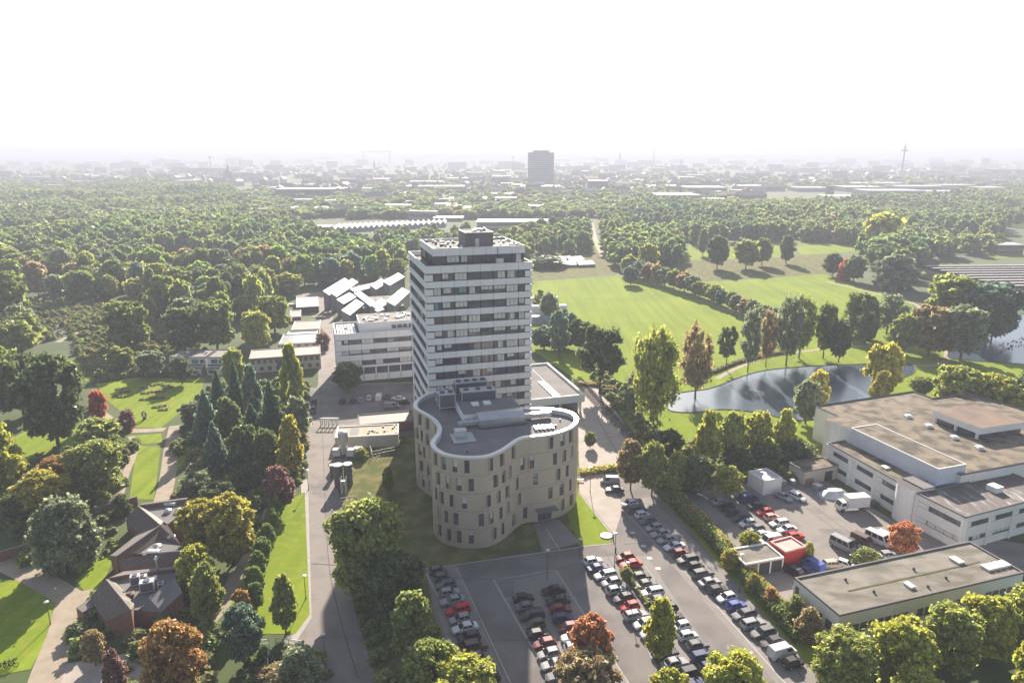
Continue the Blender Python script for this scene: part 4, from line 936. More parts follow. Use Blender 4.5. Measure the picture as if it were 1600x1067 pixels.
# rounded left end of the band
mb = MB(); pc = [(-8.5, 3), (-8.5, .8), (-7.6, -.6), (-5.6, -.8), (-3.0, 0), (-.05, 0), (-.05, sd_), (-4, sd_+.6)]; mb.prism(pc, 0, 10.6, 0, 1); mb.build('rounded_end', [M['white'], M['roofm']], sb)
# roof light house
ro, ryaw, rw, rd = frame3((1532,668), (1596,658), (1525,633), 12.3)
A_, B_, C_2 = G(1458,641,12), G(1532,669,12), G(1524,632,12)
rl = empty('roof_house', 'raised brown-roofed lantern storey on the works hall roof', 'roof structure'); LH = [G(1458,641,12.2), G(1533,669,12.2), G(1603,659,12.2), G(1525,632,12.2)]
MB().prism(LH, 10.6, 12.2, 0, 1).build('fascia', [M['white'], mat('reddish_roof', (.17,.115,.085), (.21,.145,.11), .25, .95, c3=(.14,.10,.08), scale3=.2)], rl)
cx = np.mean([p[0] for p in LH]); cyy = np.mean([p[1] for p in LH]); MB().prism([((p[0]-cx)*.93+cx, (p[1]-cyy)*.93+cyy) for p in LH], HZ-.3, 10.6).build('window_band', M['glass'], rl)
for f in (.05, .5, .95):
    p = np.array(LH[0])*(1-f)+np.array(LH[1])*f; q = ((p[0]-cx)*.96+cx, (p[1]-cyy)*.96+cyy); bx('pillar', M['white'], rl, q[0]-.25, q[0]+.25, q[1]-.25, q[1]+.25, HZ-.3, 10.59)
for p, q in ((1419,650),(1451,665),(1491,683),(1530,699)):
    x, y = G(p, q, HZ); tag(MB().box(x-.8, x+.8, y-.8, y+.8, HZ-.3, HZ+.15).box(x-.6, x+.6, y-.6, y+.6, HZ+.15, HZ+.4).build('skylight', M['white']), 'small white skylight on the brown works hall roof', 'skylight', 'skylights in a line on the works hall roof')
# front wing along the yard
def facade_hall(name, label, A, B, C, h, bays, rows, roofm, w_extra=0, d_extra=0, glassw=.72, cat='building'):
    o_, yw, w, d = frame3(A, B, C, h); w += w_extra; d += d_extra; t = empty(name, label, cat, (*o_, 0), yw)
    bx('wall', M['dark'], t, .3, w-.3, .3, d-.3, 0, h-.5); bx('roof', roofm, t, .25, w-.25, .25, d-.25, h-.499, h-.4); parapet(t, -.03, w+.03, -.03, d+.03, h-.399, M['roofd'], .3, .3)
    for (oo, dd, Ls) in (((0, 0), (1, 0), w), ((w, 0), (0, 1), d), ((w, d), (-1, 0), w), ((0, d), (0, -1), d)):
        nb = max(1, round(Ls/bays)); zz = [0] + [z for r in rows for z in r] + [h-.4]
        for k in range(0, len(zz), 2):
            for i in range(nb): panel(t, (oo, dd), Ls*i/nb, Ls*(i+1)/nb, zz[k], zz[k+1], .28, M['white'])
        for r in rows:
            for i in range(nb):
                s0, s1 = Ls*i/nb, Ls*(i+1)/nb; g = (s1-s0)*(1-glassw); panel(t, (oo, dd), s0, s0+g, r[0]+.03, r[1]-.03, .28, M['white']); window(t, (oo, dd), s0+g, s1, r[0], r[1], .22, 4, .2)
        for i in range(nb+1): s = min(max(Ls*i/nb, .3), Ls-.3); (ox, oy), (dx, dy) = oo, dd; link('pillar', ubox(M['white']), t, (ox+dx*s+dy*.14, oy+dy*s-dx*.14, (h-.45)/2), math.atan2(dy, dx), (.55, .28, h-.5))
    return t, w, d
fw, w_, d_ = facade_hall('works_wing', 'white two-storey wing of the works hall facing the yard', (1293.5,690), (1412,756), (1325,672), 7.6, 8.5, [(1.6,2.7),(5.0,6.1)], M['roofm'], 0, 3.0)
bx('skylight', M['white'], fw, w_*.62, w_*.62+1.5, 2.2, 3.7, 7.2, 7.6)
g2, w_, d_ = facade_hall('works_block', 'white works block with streaked dark roof beside the rounded stair tower', (1433,769), (1509.6,806.5), (1560,748), 7.6, 7.8, [(1.7,2.7),(4.9,6.0)], mat('streaked_roof', (.10,.085,.08), (.13,.11,.10), .3, .85, c3=(.36,.34,.33), scale3=.5, fac3=.6, stretch=(1.6,.35,1)), 0, 6)
bx('roof_unit', M['white'], g2, w_*.35, w_*.35+2.2, d_*.55, d_*.55+2.2, 7.2, 8.4)
x, y = G(1405, 812); st = empty('stair_tower', 'rounded white stair tower at the corner of the works block', 'stair tower', (x, y, 0), syaw)
pcs = [(2.6, 5.4), (-2.6, 5.4), (-2.6, 1.6)] + [(-2.6*math.cos(a), 1.6-2.6*math.sin(a)) for a in np.linspace(.15, math.pi-.15, 9)] + [(2.6, 1.6)]
MB().prism(pcs, 0, 7.9, 0, 1).build('wall', [M['white'], M['dark']], st); bx('roof', M['roofd'], st, -2.7, 2.7, 2.2, 5.5, 7.901, 8.15)
# far hall right of the pond with striped roofs
o_, yw, w, d = frame3((1565,446), (1660,440), (1432,413), 7.0)
A_, B_, C_2 = G(1568,447,7), G(1434,413,7), G(1500,405,7)
edge = np.array((B_[0]-A_[0], B_[1]-A_[1])); n9 = 9; ed = edge/np.linalg.norm(edge); stp = np.linalg.norm(edge)/n9
shp = empty('striped_hall', 'long hall with rows of saw-tooth roofs beyond the second lake', 'building', (*A_, 0), math.atan2(-ed[0], ed[1]))
bx('wall', M['farwall'], shp, 0, 95, .2, stp*n9, 0, 5.2)
for i in range(n9):
    y0 = stp*i; mb = MB(); mb.poly([(0,y0,5.2),(95,y0,5.2),(95,y0+.05,7.2),(0,y0+.05,7.2)], 0).poly([(0,y0+.05,7.2),(95,y0+.05,7.2),(95,y0+stp*.45,6.9),(0,y0+stp*.45,6.9)], 1).poly([(0,y0+stp*.45,6.9),(95,y0+stp*.45,6.9),(95,y0+stp-.02,5.25),(0,y0+stp-.02,5.25)], 2).poly([(0,y0,5.2),(0,y0+.05,7.2),(0,y0+stp*.45,6.9),(0,y0+stp-.02,5.25)], 0)
    mb.build('roof', [M['dark'], M['farroof'], M['brick']], shp)
for i in range(12): bx('window', M['glass'], shp, 2+i*4, 4.6+i*4, .1, .19, 1.2, 4.2)

# long flat-roofed building bottom right
lo, w_, d_ = hall('flat_roofed_building', 'long low white building with weathered flat roof in the lower right corner', (1312,960), (1600,893), (1552.5,836.8), 6.2, M['white'], M['roofl'], M['roofd'])
for i in range(32):
    x0 = 1.2 + i*1.62
    if x0+1.2 < w_ and i % 9 != 8:
        o = bx('window', M['glass'], lo, x0, x0+1.2, -.03, .03, 2.3, 3.8); f = link('frame', winmesh(1.2, 1.5, 1, 'lw'), o, (0, -.6, 0)); f.scale = (1/1.2, 1/.06, 1/1.5)
for (y0, y1, z0, z1) in ((1.2,2.6,2.2,3.9),(3.4,4.3,2.2,3.9),(9.0,9.9,3.4,5.0),(5.2,6.2,.3,1.8)): bx('window', M['glass'], lo, -.03, .03, y0, y1, z0, z1)
bx('roof_seam', mat('moss_strip', (.07,.07,.03), (.11,.11,.04), 1, 1), lo, 6, w_-4, d_*.45, d_*.45+.35, 5.95, 6.0)
for (a, b, s) in ((.42,.2,1.2),(.78,.5,1.6),(.86,.2,1.3),(.895,.2,1.3),(.93,.2,1.3),(.965,.2,1.3)): bx('skylight', M['white'], lo, w_*a, w_*a+s*.85, d_*b, d_*b+s*1.3, 5.96, 6.35)
for (a, b) in ((.2,.7),(.25,.3),(.55,.6),(.63,.25),(.5,.15)): bx('roof_vent', M['steel'], lo, w_*a, w_*a+.3, d_*b, d_*b+.3, 5.96, 6.4)
bx('roof_base', M['dark'], lo, .4, w_-.4, .4, d_-.4, 5.8, 5.84)

# garages, red trailer, container, small yard buildings
gr, w_, d_ = hall('garage_row', 'low grey garage row with three open bays in the works yard', (1164.5,881), (1225,869.7), (1197.5,846.8), 2.9, M['brick'], M['roofl'], M['white'])
for i in range(3):
    x0 = .4 + i*(w_-.4)/3; bx('bay_front', M['wood'] if i == 0 else M['dark'], gr, x0, x0+(w_-.4)/3-.35, -.04, .02, .05, 2.3); bx('pillar', M['white'], gr, x0+(w_-.4)/3-.33, x0+(w_-.4)/3-.05, -.1, .04, 0, 2.5)  # dark boards imitate the shade inside open bays; the first is wood
rt, w_, d_ = hall('red_trailer', 'bright red box trailer with faded roof behind the garages', (1227.5,861.5), (1259.7,852.5), (1239.5,835.5), 3.4, M['redp'], M['redtop'], M['redtop'], 'trailer')
wc, w_, d_ = hall('white_container', 'big white container standing at the back of the works yard', (1193.7,751.3), (1222.5,746), (1200,730.3), 3.6, M['white'], M['farroof'], M['white'], 'container')
sh, w_, d_ = hall('yard_shed', 'small cream shed with mossy roof against the works hall', (1258,736), (1310,726), (1272,715), 3.6, M['cream'], M['roofm'], M['roofd'])
bx('door', M['dark'], sh, w_*.62, w_*.85, -.03, .03, 0, 2.4)
x, y = G(1303, 774); mb = MB(); hp = [(-3.6,-1.6),(0,-2.4),(3.5,-1.4),(3.9,1.2),(.6,2.2),(-3.2,1.5)]
k = len(hp)
for i in range(k): a, b = hp[i], hp[(i+1)%k]; mb.poly([(x+a[0],y+a[1],.05),(x+b[0],y+b[1],.05),(x+b[0]*.45,y+b[1]*.45,1.5),(x+a[0]*.45,y+a[1]*.45,1.3)])
mb.poly([(x+a[0]*.45, y+a[1]*.45, 1.5 if i else 1.3) for i, a in enumerate(hp)])
tag(mb.build('tarpaulin_heap', M['tarp']), 'pale blue tarpaulin over a heap beside the white box truck', 'tarpaulin')
for i, (px, py, s, m_) in enumerate([(1238,756,1.2,'steell'),(1245,751,1,'tyre'),(1262,757,1.6,'wood'),(1276,765,1.5,'steell'),(1306,745,1.1,'white'),(1312,745,1.1,'white'),(1180,757,1.3,'steell'),(1187,760,1.2,'white'),(1222,757,1.2,'steell'),(1365,792,1.4,'steel'),(1146,868,1.4,'orangem'),(1343,762,1.1,'redp')]):
    x, y = G(px, py); c = empty('crate', ['grey crate next to the white container','dark bin near the white container','wooden crate before the yard shed','grey skip below the yard shed','left white bin by the hall wall','right white bin by the hall wall','grey drum in front of the white container','white drum in front of the white container','grey box in the gap between container and shed','dark pallet box at the wing wall','orange container at the end of the garages','red box at the wing wall'][i], 'crate', (x, y, 0), random.uniform(0, 1))
    bx('body', M[m_], c, -s/2, s/2, -s*.6, s*.6, .08, s*.9); bx('lid', M[m_], c, -s/2-.05, s/2+.05, -s*.6-.05, s*.6+.05, s*.9, s*.9+.08); bx('base', M['steel'], c, -s/2+.1, s/2-.1, -s*.5, s*.5, 0, .079)

# ------------------------------------------------------------------ brick pavilion with tiled roofs (left)
pv = empty('brick_pavilion', 'dark brick pavilion with crossing tiled roofs and roof vents, lower left', 'building')
def zp(a, b, z): return (*G(120+a/4.85, 760+b/4.85, z), z)
def roofplane(name, pts, m, wallm=M['brick'], walls=None, par=pv, th=.22):
    P = [zp(*p) for p in pts]; mb = MB(); mb.poly(P); mb.poly([(x, y, z-th) for x, y, z in reversed(P)])
    for i in range(len(P)): a, b = P[i], P[(i+1) % len(P)]; mb.poly([(a[0],a[1],a[2]-th),(b[0],b[1],b[2]-th),b,a])
    o = mb.build(name, m, par); w = MB()
    for i in (walls if walls is not None else range(len(P))):
        a, b = P[i], P[(i+1) % len(P)]; w.poly([(a[0],a[1],0),(b[0],b[1],0),(b[0],b[1],b[2]-th-.01),(a[0],a[1],a[2]-th-.01)])
    if w.f: w.build('wall', wallm, par)
    return P
def ridge(a, b, m=M['roofd'], r=.13): 
    MB().tube(zp(*a), zp(*b), r, r, 5).build('ridge_cap', m, pv)
roofplane('roof', [(370,240,3.0),(475,348,3.0),(632,292,5.4),(460,145,5.4)], M['tile'])
roofplane('roof', [(460,145,5.4),(632,292,5.38),(655,262,4.4),(520,170,4.0)], M['slate'])
roofplane('flat_roof', [(520,175,3.9),(655,265,3.9),(690,285,3.9),(820,182,3.9),(835,110,3.9),(500,132,3.9)], M['roofd'])
roofplane('parapet_wall', [(480,130,4.8),(835,82,4.8),(842,92,4.8),(486,138,4.8)], M['roofd'])
roofplane('roof', [(690,285,5.2),(820,182,5.2),(905,258,3.2),(770,300,3.2)], M['tile'])
roofplane('roof', [(480,345,3.0),(255,520,3.0),(300,528,5.3),(632,295,5.35)], M['slate'])
roofplane('roof', [(632,295,5.33),(300,528,5.28),(480,497,3.7),(628,395,3.7)], M['tile'])
roofplane('roof', [(632,295,5.3),(628,395,3.7),(790,440,3.7),(685,288,5.3)], M['tile'])
roofplane('flat_roof', [(480,500,3.6),(628,398,3.6),(790,442,3.6),(800,486,3.6),(500,520,3.6)], M['roofd'])
roofplane('roof', [(310,548,4.6),(360,638,3.2),(790,598,3.2),(800,492,4.6)], M['tile'])
roofplane('roof', [(245,690,4.4),(360,668,4.4),(790,612,4.4),(790,598,4.4),(355,642,4.4)], M['slate'])
roofplane('flat_roof', [(230,700,3.6),(270,690,3.6),(790,620,3.6),(700,760,3.6),(460,935,3.6),(410,930,3.6)], M['roofd'])
roofplane('roof', [(220,702,5.4),(95,845,2.9),(235,1010,2.9),(410,935,5.4)], M['tile'])
roofplane('roof', [(222,702,5.38),(410,932,5.38),(440,880,3.8),(300,730,3.8)], M['roofl'])
roofplane('roof', [(470,935,3.2),(640,947,3.2),(800,800,5.0),(740,680,5.0),(545,840,4.2)], M['roofd'])
roofplane('porch_roof', [(95,850,2.6),(-5,915,2.4),(45,950,2.4),(125,905,2.6)], M['slate'])
ridge((460,145,5.45),(632,292,5.45)); ridge((300,528,5.35),(632,293,5.4)); ridge((690,285,5.25),(820,182,5.25)); ridge((220,702,5.45),(410,934,5.45)); ridge((370,240,3.05),(475,348,3.05)); ridge((95,845,2.95),(235,1010,2.95)); ridge((235,1010,2.95),(410,936,5.4)); ridge((255,522,3.1),(800,486,4.7), M['metal'], .13)
for a, b, z in ((690,195,3.9),(775,190,3.9),(610,465,3.6),(715,395,3.6)):
    p = zp(a, b, z); MB().tube(p, (p[0], p[1], z+.55), .75, .75, 14).tube((p[0], p[1], z+.55), (p[0], p[1], z+.85), .75, .25, 14).build('roof_dome', M['metal'], pv)
for a, b, z in ((685,130,4.2),(728,130,4.2),(565,492,3.7),(610,492,3.7),(800,178,4)): p = zp(a, b, z); bx('skylight', M['white'], pv, p[0]-.55, p[0]+.55, p[1]-.4, p[1]+.4, z-.2, z+.35)
p = zp(614, 625, 4.4); MB().tube(p, (p[0], p[1], 6.6), .22, .22, 8).tube((p[0], p[1], 6.5), (p[0], p[1], 7.0), .42, .15, 10).build('chimney', M['metal'], pv)
for i, (a, b, sx, sy, h) in enumerate([(450,745,1.5,1.1,1.9),(540,790,2.2,1.4,2.0),(570,750,1.8,1.2,1.5),(500,720,1.5,1,1.2),(400,835,1.6,1,.7),(640,770,.9,.9,1.1)]):
    p = zp(a, b, 3.6); t = empty('air_handling_unit', ['boxy white air unit at the left of the pavilion roof','largest white air unit on the pavilion roof','white air unit behind the largest on the pavilion roof','small white air unit at the back on the pavilion roof','low brown air unit on the pavilion roof','small round-topped air unit on the pavilion roof'][i], 'air unit', (p[0], p[1], 3.6), R(20))
    bx('housing', M['wood'] if i == 4 else M['equip'], t, -sx/2, sx/2, -sy/2, sy/2, .2, h); bx('grille', M['louvre'], t, -sx/2+.15, sx/2-.15, -sy/2-.03, -sy/2-.002, .4, h-.2); bx('base', M['steel'], t, -sx/2+.1, sx/2-.1, -sy/2+.1, sy/2-.1, 0, .199)
    MB().tube((0, 0, h), (0, 0, h+.15), min(sx, sy)*.38, None, 10).build('fan', M['steel'], t)
# garden wall behind the pavilion
a, b = G(120,868), G(222,792); 
gw = tag(MB().tube((*G(0,882),1.1),(*G(120,842),1.1),.12,k=4).build('handrail', M['brick']), 'dark rail wall in front of the shrub terrace', 'wall')
for i, (A, B) in enumerate((((0,878),(130,840)),((150,808),(216,789)))):
    a, b = G(*A), G(*B); L_ = math.hypot(b[0]-a[0], b[1]-a[1]); t = empty('garden_wall', ['dark brick garden wall left of the big willow','dark brick garden wall joining the pavilion'][i], 'wall', (*a, 0), math.atan2(b[1]-a[1], b[0]-a[0])); bx('wall', M['brick'], t, 0, L_, 0, .35, 0, 2.0); bx('coping', M['roofd'], t, -.05, L_+.05, -.06, .41, 2.0, 2.12)

# ------------------------------------------------------------------ houses and nursery left of the wing
def house_windows(t, w, z0, z1, n, m0=.6, ww=1.2, red=True):
    for i in range(n):
        x = m0 + (w-2*m0-ww)*i/(n-1); o = bx('window', M['glass'], t, x, x+ww, -.03, .02, z0, z1); f = link('frame', winmesh(ww, z1-z0, 2, ('hw', ww, round(z1-z0, 2))), o, (0, -.6, 0)); f.scale = (1/ww, 1/.05, 1/(z1-z0))
ho, w_, d_ = hall('pink_roofed_house', 'long cream house with pale pinkish roof and brown windows behind the grove', (388.8,560.4), (500.7,552.5), (499,539.4), 5.4, M['cream'], M['pink'], M['pink'])
house_windows(ho, w_, 3.2, 4.5, 12); house_windows(ho, w_, .7, 2.1, 9); bx('door', M['glass'], ho, w_*.38, w_*.38+1.8, -.08, -.035, 0, 4.4); bx('eaves_board', M['brick'], ho, 0, w_, -.12, -.04, 4.6, 5.0)
for k in range(3):
    A, B, C = (263.6+k*30, 557.5+k*.2), (291+k*30, 557.2+k*.2), (296+k*30, 545.8)
    h_, w_, d_ = hall('terrace_house', ['left','middle','right'][k] + ' one of the three white terrace houses with grey roofs and balconies', A, B, C, 5.8, M['white'], M['slate'], M['steel'], group_ if 0 else 'house')
    h_['group'] = 'white terrace houses'
    bx('balcony', M['white'], h_, .6, w_-.8, -1.6, -.05, 2.4, 3.4); bx('balcony_rail', M['steel'], h_, .5, w_-.7, -1.7, -1.61, 3.0, 3.6); bx('lower_room', M['white'], h_, .5, w_-.9, -2.8, -1.72, 0, 2.35); bx('lower_roof', M['steel'], h_, .3, w_-.7, -3.0, -1.72, 2.36, 2.5)
    o = bx('window', M['glass'], h_, 1.2, 3.4, -.06, -.01, 3.5, 4.9); bx('window', M['glass'], h_, 3.9, min(w_-.6, 5.6), -.06, -.01, 3.5, 4.9)
    bx('window', M['glass'], h_, 1.0, 3.0, -2.86, -2.81, .6, 1.9)
    bx('chimney', M['white'], h_, w_*.7, w_*.7+.6, d_*.5, d_*.5+.6, 5.5, 6.5)
for i, (A, B, C, h, wm, rm, lab_) in enumerate([((463,480),(498,478),(497,463),3.2,'dark','farroof','dark open shed with pale roof edge in the nursery yard'),((455,515),(498,513),(498,500),3.2,'cream','slate','small nursery house with grey roof'),((436,537),(497,534),(496,520),3.0,'cream','solar','nursery glasshouse with pale glazed roof'),((447,525),(494,523),(493,516),2.6,'cream','farroof','cream nursery hut with dark openings'),((453,495),(470,494),(470,484),2.6,'brick','slate','small brick hut in the nursery yard')]):
    hh, w_, d_ = hall('nursery_shed', lab_, A, B, C, h, M[wm], M[rm], M['white'], 'shed')
    for k in range(5): bx('window', M['dark'], hh, w_*(k+.25)/5, w_*(k+.75)/5, -.05, .01, .6, min(2.2, h-.7))
for i, (px, py) in enumerate(((500,498),(512,492),(455,478),(462,492))):
    x, y = G(px, py); s = 1.6; t = empty('timber_stack', ['brown stack beside the nursery yard','second brown stack beside the wing','pale stack by the dark shed','white stack by the brick hut'][i], 'stack', (x, y, 0), .2)
    for k in range(4): bx('plank', M['wood'] if i < 2 else M['white'], t, -1.8, 1.8, -.8, .8, .02+k*.3, .26+k*.3)
# polytunnels right of the tower
for i, (px, py, ln, lab_) in enumerate([(838,478,11,'rear white polytunnel right of the tower'),(838,492,14,'front white polytunnel right of the tower'),(838,505,13.5,'low glasshouse in front of the polytunnels')]):
    x, y = G(px, py); t = empty('polytunnel', lab_, 'greenhouse', (x-3, y, 0), R(8)); h = (4.2, 4.2, 3.0)[i]; r = (4.6, 4.6, 3.0)[i]; n = 8
    for k in range(n):
        x0, x1 = ln*1.25*k/n+.04, ln*1.25*(k+1)/n-.04; mb = MB(); aa = np.linspace(0, math.pi, 9)
        for a, b in zip(aa, aa[1:]): mb.poly([(x0, -r*math.cos(a), .6+h*math.sin(a)),(x1, -r*math.cos(a), .6+h*math.sin(a)),(x1, -r*math.cos(b), .6+h*math.sin(b)),(x0, -r*math.cos(b), .6+h*math.sin(b))])
        mb.box(x0, x1, -r, -r+.05, 0, .6); mb.box(x0, x1, r-.05, r, 0, .6); mb.build('roof_panel', M['white'] if i < 2 else M['solar'], t)
    MB().poly([(ln*1.25, r*math.cos(a), .6+h*math.sin(a)) for a in aa] + [(ln*1.25, -r, 0), (ln*1.25, r, 0)]).build('end_wall', M['solar'], t)
for i in range(9):
    px, py = 842 + (i % 5)*15 + random.uniform(-3, 3), 418 - (i // 5)*7; x, y = G(px, py); shed_roof('low pale glasshouse beyond the big meadow', x, y, 12, 6, 1.8, 3.6, R(12+random.uniform(-8, 8)), False, gl, M['farroof'], 3, group='pale glasshouses beyond the big meadow')
# long glasshouse row and hall beyond
for i in range(21):
    px = 516 + i*8.6; py = 364 - i*.45; x, y = G(px, py); w = 8.6/FPX*depth(x, y)
    t = empty('gabled_glasshouse', 'pale gabled glasshouse, %s from the left of the long row behind the tower' % ORD[i], 'greenhouse', (x, y, 0), R(3), 'gabled glasshouses in the long row')
    MB().poly([(0,0,0),(w,0,0),(w,0,3.2),(w/2,0,6),(0,0,3.2)]).poly([(0,38,0),(0,0,0),(0,0,3.2),(0,38,3.2)]).poly([(w,0,0),(w,38,0),(w,38,3.2),(w,0,3.2)]).build('wall', M['solar'], t); MB().poly([(0,0,3.2),(w/2,0,6),(w/2,38,6),(0,38,3.2)]).build('roof', M['farroof'], t); MB().poly([(w/2,0,6.01),(w,0,3.21),(w,38,3.21),(w/2,38,6.01)]).build('roof', M['solar'], t)

# ------------------------------------------------------------------ technical yard beside the curved building
es, w_, d_ = hall('equipment_shed', 'low technical building with beige gravel roof left of the curved building', (523,683), (622,678), (634,661), 3.4, M['cream'], mat('beige_gravel_roof', (.40,.33,.24), (.46,.39,.29), .8, .95, c3=(.22,.19,.13), scale3=.8, fac3=.6), M['white'])
bx('recess_shade', M['dark'], es, w_*.22, w_*.36, .5, d_*.9, 3.16, 3.22)  # flat dark slab on the roof, its colour imitates a shaded recess
for i in range(12): a, b = random.uniform(w_*.5, w_*.95), random.uniform(.6, d_*.8); bx('roof_vent', random.choice((M['white'], M['steel'])), es, a, a+.5, b, b+.4, 3.15, 3.5)
t2, w2, d2 = hall('hall_annex', 'low flat dark roofed annex behind the equipment shed', (560,664), (655,656), (655,640), 3.0, M['brick'], M['slate'], M['roofd'])
x, y = G(592, 690); t = empty('glazed_shelter', 'small shelter with pale roof beside the equipment shed', 'shelter', (x, y, 0), .1)
bx('roof', M['farroof'], t, -2.6, 2.6, -1.9, 1.9, 2.7, 2.85)
for a in (-2.4, 2.4):
    for b in (-1.7, 1.7): bx('post', M['steel'], t, a-.08, a+.08, b-.08, b+.08, 0, 2.69)
x, y = G(538, 712); t = empty('gas_tank', 'tall silver upright gas tank beside the equipment shed', 'tank', (x, y, 0)); mb = MB(); mb.tube((0,0,.9),(0,0,6.2),1.25,1.25,20); mb.tube((0,0,6.2),(0,0,6.7),1.25,.85,20); mb.tube((0,0,6.7),(0,0,6.95),.85,.3,20); mb.build('vessel', M['tank'], t)
for k in range(3): a = k*2.1; MB().tube((1.0*math.cos(a),1.0*math.sin(a),0),(1.0*math.cos(a),1.0*math.sin(a),1.0),.12).build('leg', M['steell'], t)
for i, (px, py) in enumerate(((527,714),(548,714),(560,712))):
    x, y = G(px, py); t = empty('vaporiser', ['white boxy unit left of the silver tank','white boxy unit right of the silver tank','white boxy unit farthest right of the silver tank'][i], 'machine', (x, y, 0)); bx('housing', M['white'], t, -.9, .9, -.7, .7, .5, 2.2); bx('top_panel', M['farroof'], t, -1, 1, -.8, .8, 2.2, 2.3); bx('base', M['steel'], t, -.7, .7, -.5, .5, 0, .49)
for i, (px, py) in enumerate(((530,760),(545,757),(520,745))):
    x, y = G(px, py); r = (1.05, 1.0, .6)[i]; h = (5.4, 5.2, 3.0)[i]; t = empty('storage_cylinder', ['left dark cylinder tank with white lid by the road','right dark cylinder tank with white lid by the road','small dark cylinder with white lid beside the two tanks'][i], 'tank', (x, y, 0)); MB().tube((0,0,0),(0,0,h),r,r,18).build('vessel', mat('tank_shell%d' % i, (.10,.09,.11), (.15,.14,.16), 1, .4, metal=.4), t); MB().tube((0,0,h),(0,0,h+.22),r+.12,r+.05,18).build('lid', M['white'], t)
    for k in range(3): MB().tube((0,0,h*(k+.8)/3.6),(0,0,h*(k+.8)/3.6+.12),r+.05,r+.05,18).build('hoop', M['steel'], t)
x, y = G(538, 772); t = empty('ladder_platform', 'pale access ladder standing between the dark tanks', 'ladder', (x, y, 0)); mb = MB(); mb.box(-.6,.6,-.6,.6,3.4,3.5)
for a in (-.55, .55):
    for b in (-.55, .55): mb.box(a-.06, a+.06, b-.06, b+.06, 0, 4.3)
for k in range(9): mb.tube((-.5,-.6,.4*k+.2),(.5,-.6,.4*k+.2),.03)
mb.build('frame', M['white'], t)
x, y = G(516, 664); t = empty('pipe_rack', 'white pipe rack with valves at the road side of the equipment shed', 'machine', (x, y, 0)); mb = MB()
for k in range(5): mb.tube((-2.4+k*1.1, -1, 0),(-2.4+k*1.1, -1, 2.4),.16); mb.tube((-2.4+k*1.1, 1, 0),(-2.4+k*1.1, 1, 1.8),.16)
mb.tube((-2.6,-1,2.3),(2.4,-1,2.3),.2); mb.tube((-2.6,1,1.7),(2.4,1,1.7),.2); mb.build('pipes', M['white'], t)
for i, (A, B) in enumerate((((570,682),(582,716)),((582,716),(618,708)),((533,790),(553,786)))):
    a, b = G(*A), G(*B); t = empty('metal_fence', ['pale fence along the side of the glazed shelter','pale fence in front of the glazed shelter','pale fence below the dark tanks'][i], 'fence', (*a, 0), math.atan2(b[1]-a[1], b[0]-a[0])); L_ = math.hypot(b[0]-a[0], b[1]-a[1]); n = max(3, int(L_/1.2))
    for k in range(n+1): bx('post', M['steell'], t, L_*k/n-.04, L_*k/n+.04, -.04, .04, 0, 1.9)
    for z in (.2, 1.0, 1.8): bx('rail', M['steell'], t, 0, L_, -.02, .02, z, z+.06)

# ------------------------------------------------------------------ hedges
def hedge(label, pts, w, h, col, name='hedge', group=None):
    P = smooth([G(*p) for p in pts], 6); c = []; seg = list(zip(P, P[1:])); Ls = [math.hypot(b[0]-a[0], b[1]-a[1]) for a, b in seg]; n = int(sum(Ls) * 46 * max(w, .8))
    idx = RNG.choice(len(seg), n, p=np.array(Ls)/sum(Ls)); A = np.array([s[0] for s in seg])[idx]; B = np.array([s[1] for s in seg])[idx]; t = RNG.random(n)[:, None]; Q = A + (B-A)*t; D = (B-A)/np.linalg.norm(B-A, axis=1)[:, None]; Nn = np.stack([-D[:, 1], D[:, 0]], 1)
    f = RNG.random(n); u = np.where(f < .3, -1, np.where(f < .6, 1, RNG.uniform(-1, 1, n))) * w/2 * RNG.uniform(.85, 1.15, n); z = np.where(f < .6, RNG.uniform(.05, 1, n), RNG.uniform(.9, 1.08, n))*h * (1+.1*np.sin(Q[:, 0]*1.3+Q[:, 1]))
    c = np.column_stack([Q + Nn*u[:, None], z]); me = leafmesh('hedge_leaves', c, .26, M['leaf'], .2)
    o = link(name, me, color=col); tag(o, label, 'hedge', group)
    mb = MB()
    for (a, b) in seg: mb.tube((*a, h*.35), (*b, h*.35), w*.3, k=4, cap=False)
    mb.build('hedge_stems', M['bark'], o); return o
hedge('long clipped hedge between the sunny car row and the works yard', [(1046,782),(1090,826),(1140,880),(1190,938),(1250,1005)], 1.7, 2.1, (.06,.075,.02))
hedge('yellow-green low planting in front of the two cars near the plaza', [(908,742),(930,738),(962,733)], 1.8, 1.1, (.16,.15,.04))
hedge('clipped light green hedge in the dark shrubbery below the conifers', [(318,736),(338,733),(360,732)], 1.6, 1.8, (.13,.19,.03))
hedge('shrubby plant strip between the two lines of parked cars', [(972,892),(985,905),(1000,925),(1016,948)], 1.1, .7, (.10,.10,.05))
hedge('rough hedge along the lower edge of the big meadow', [(905,600),(930,603),(960,606),(1000,600)], 1.6, .8, (.12,.09,.05))
hedge('low brown hedge between lake bank and meadow', [(1060,598),(1110,584),(1150,568),(1200,556),(1240,550)], 1.2, .9, (.09,.075,.05))
hedge('mixed shrubs with red and yellow leaves on the yard side of the long hedge', [(1054,778),(1100,822),(1150,880),(1200,935),(1245,985)], 1.9, 1.7, (.13,.12,.035))
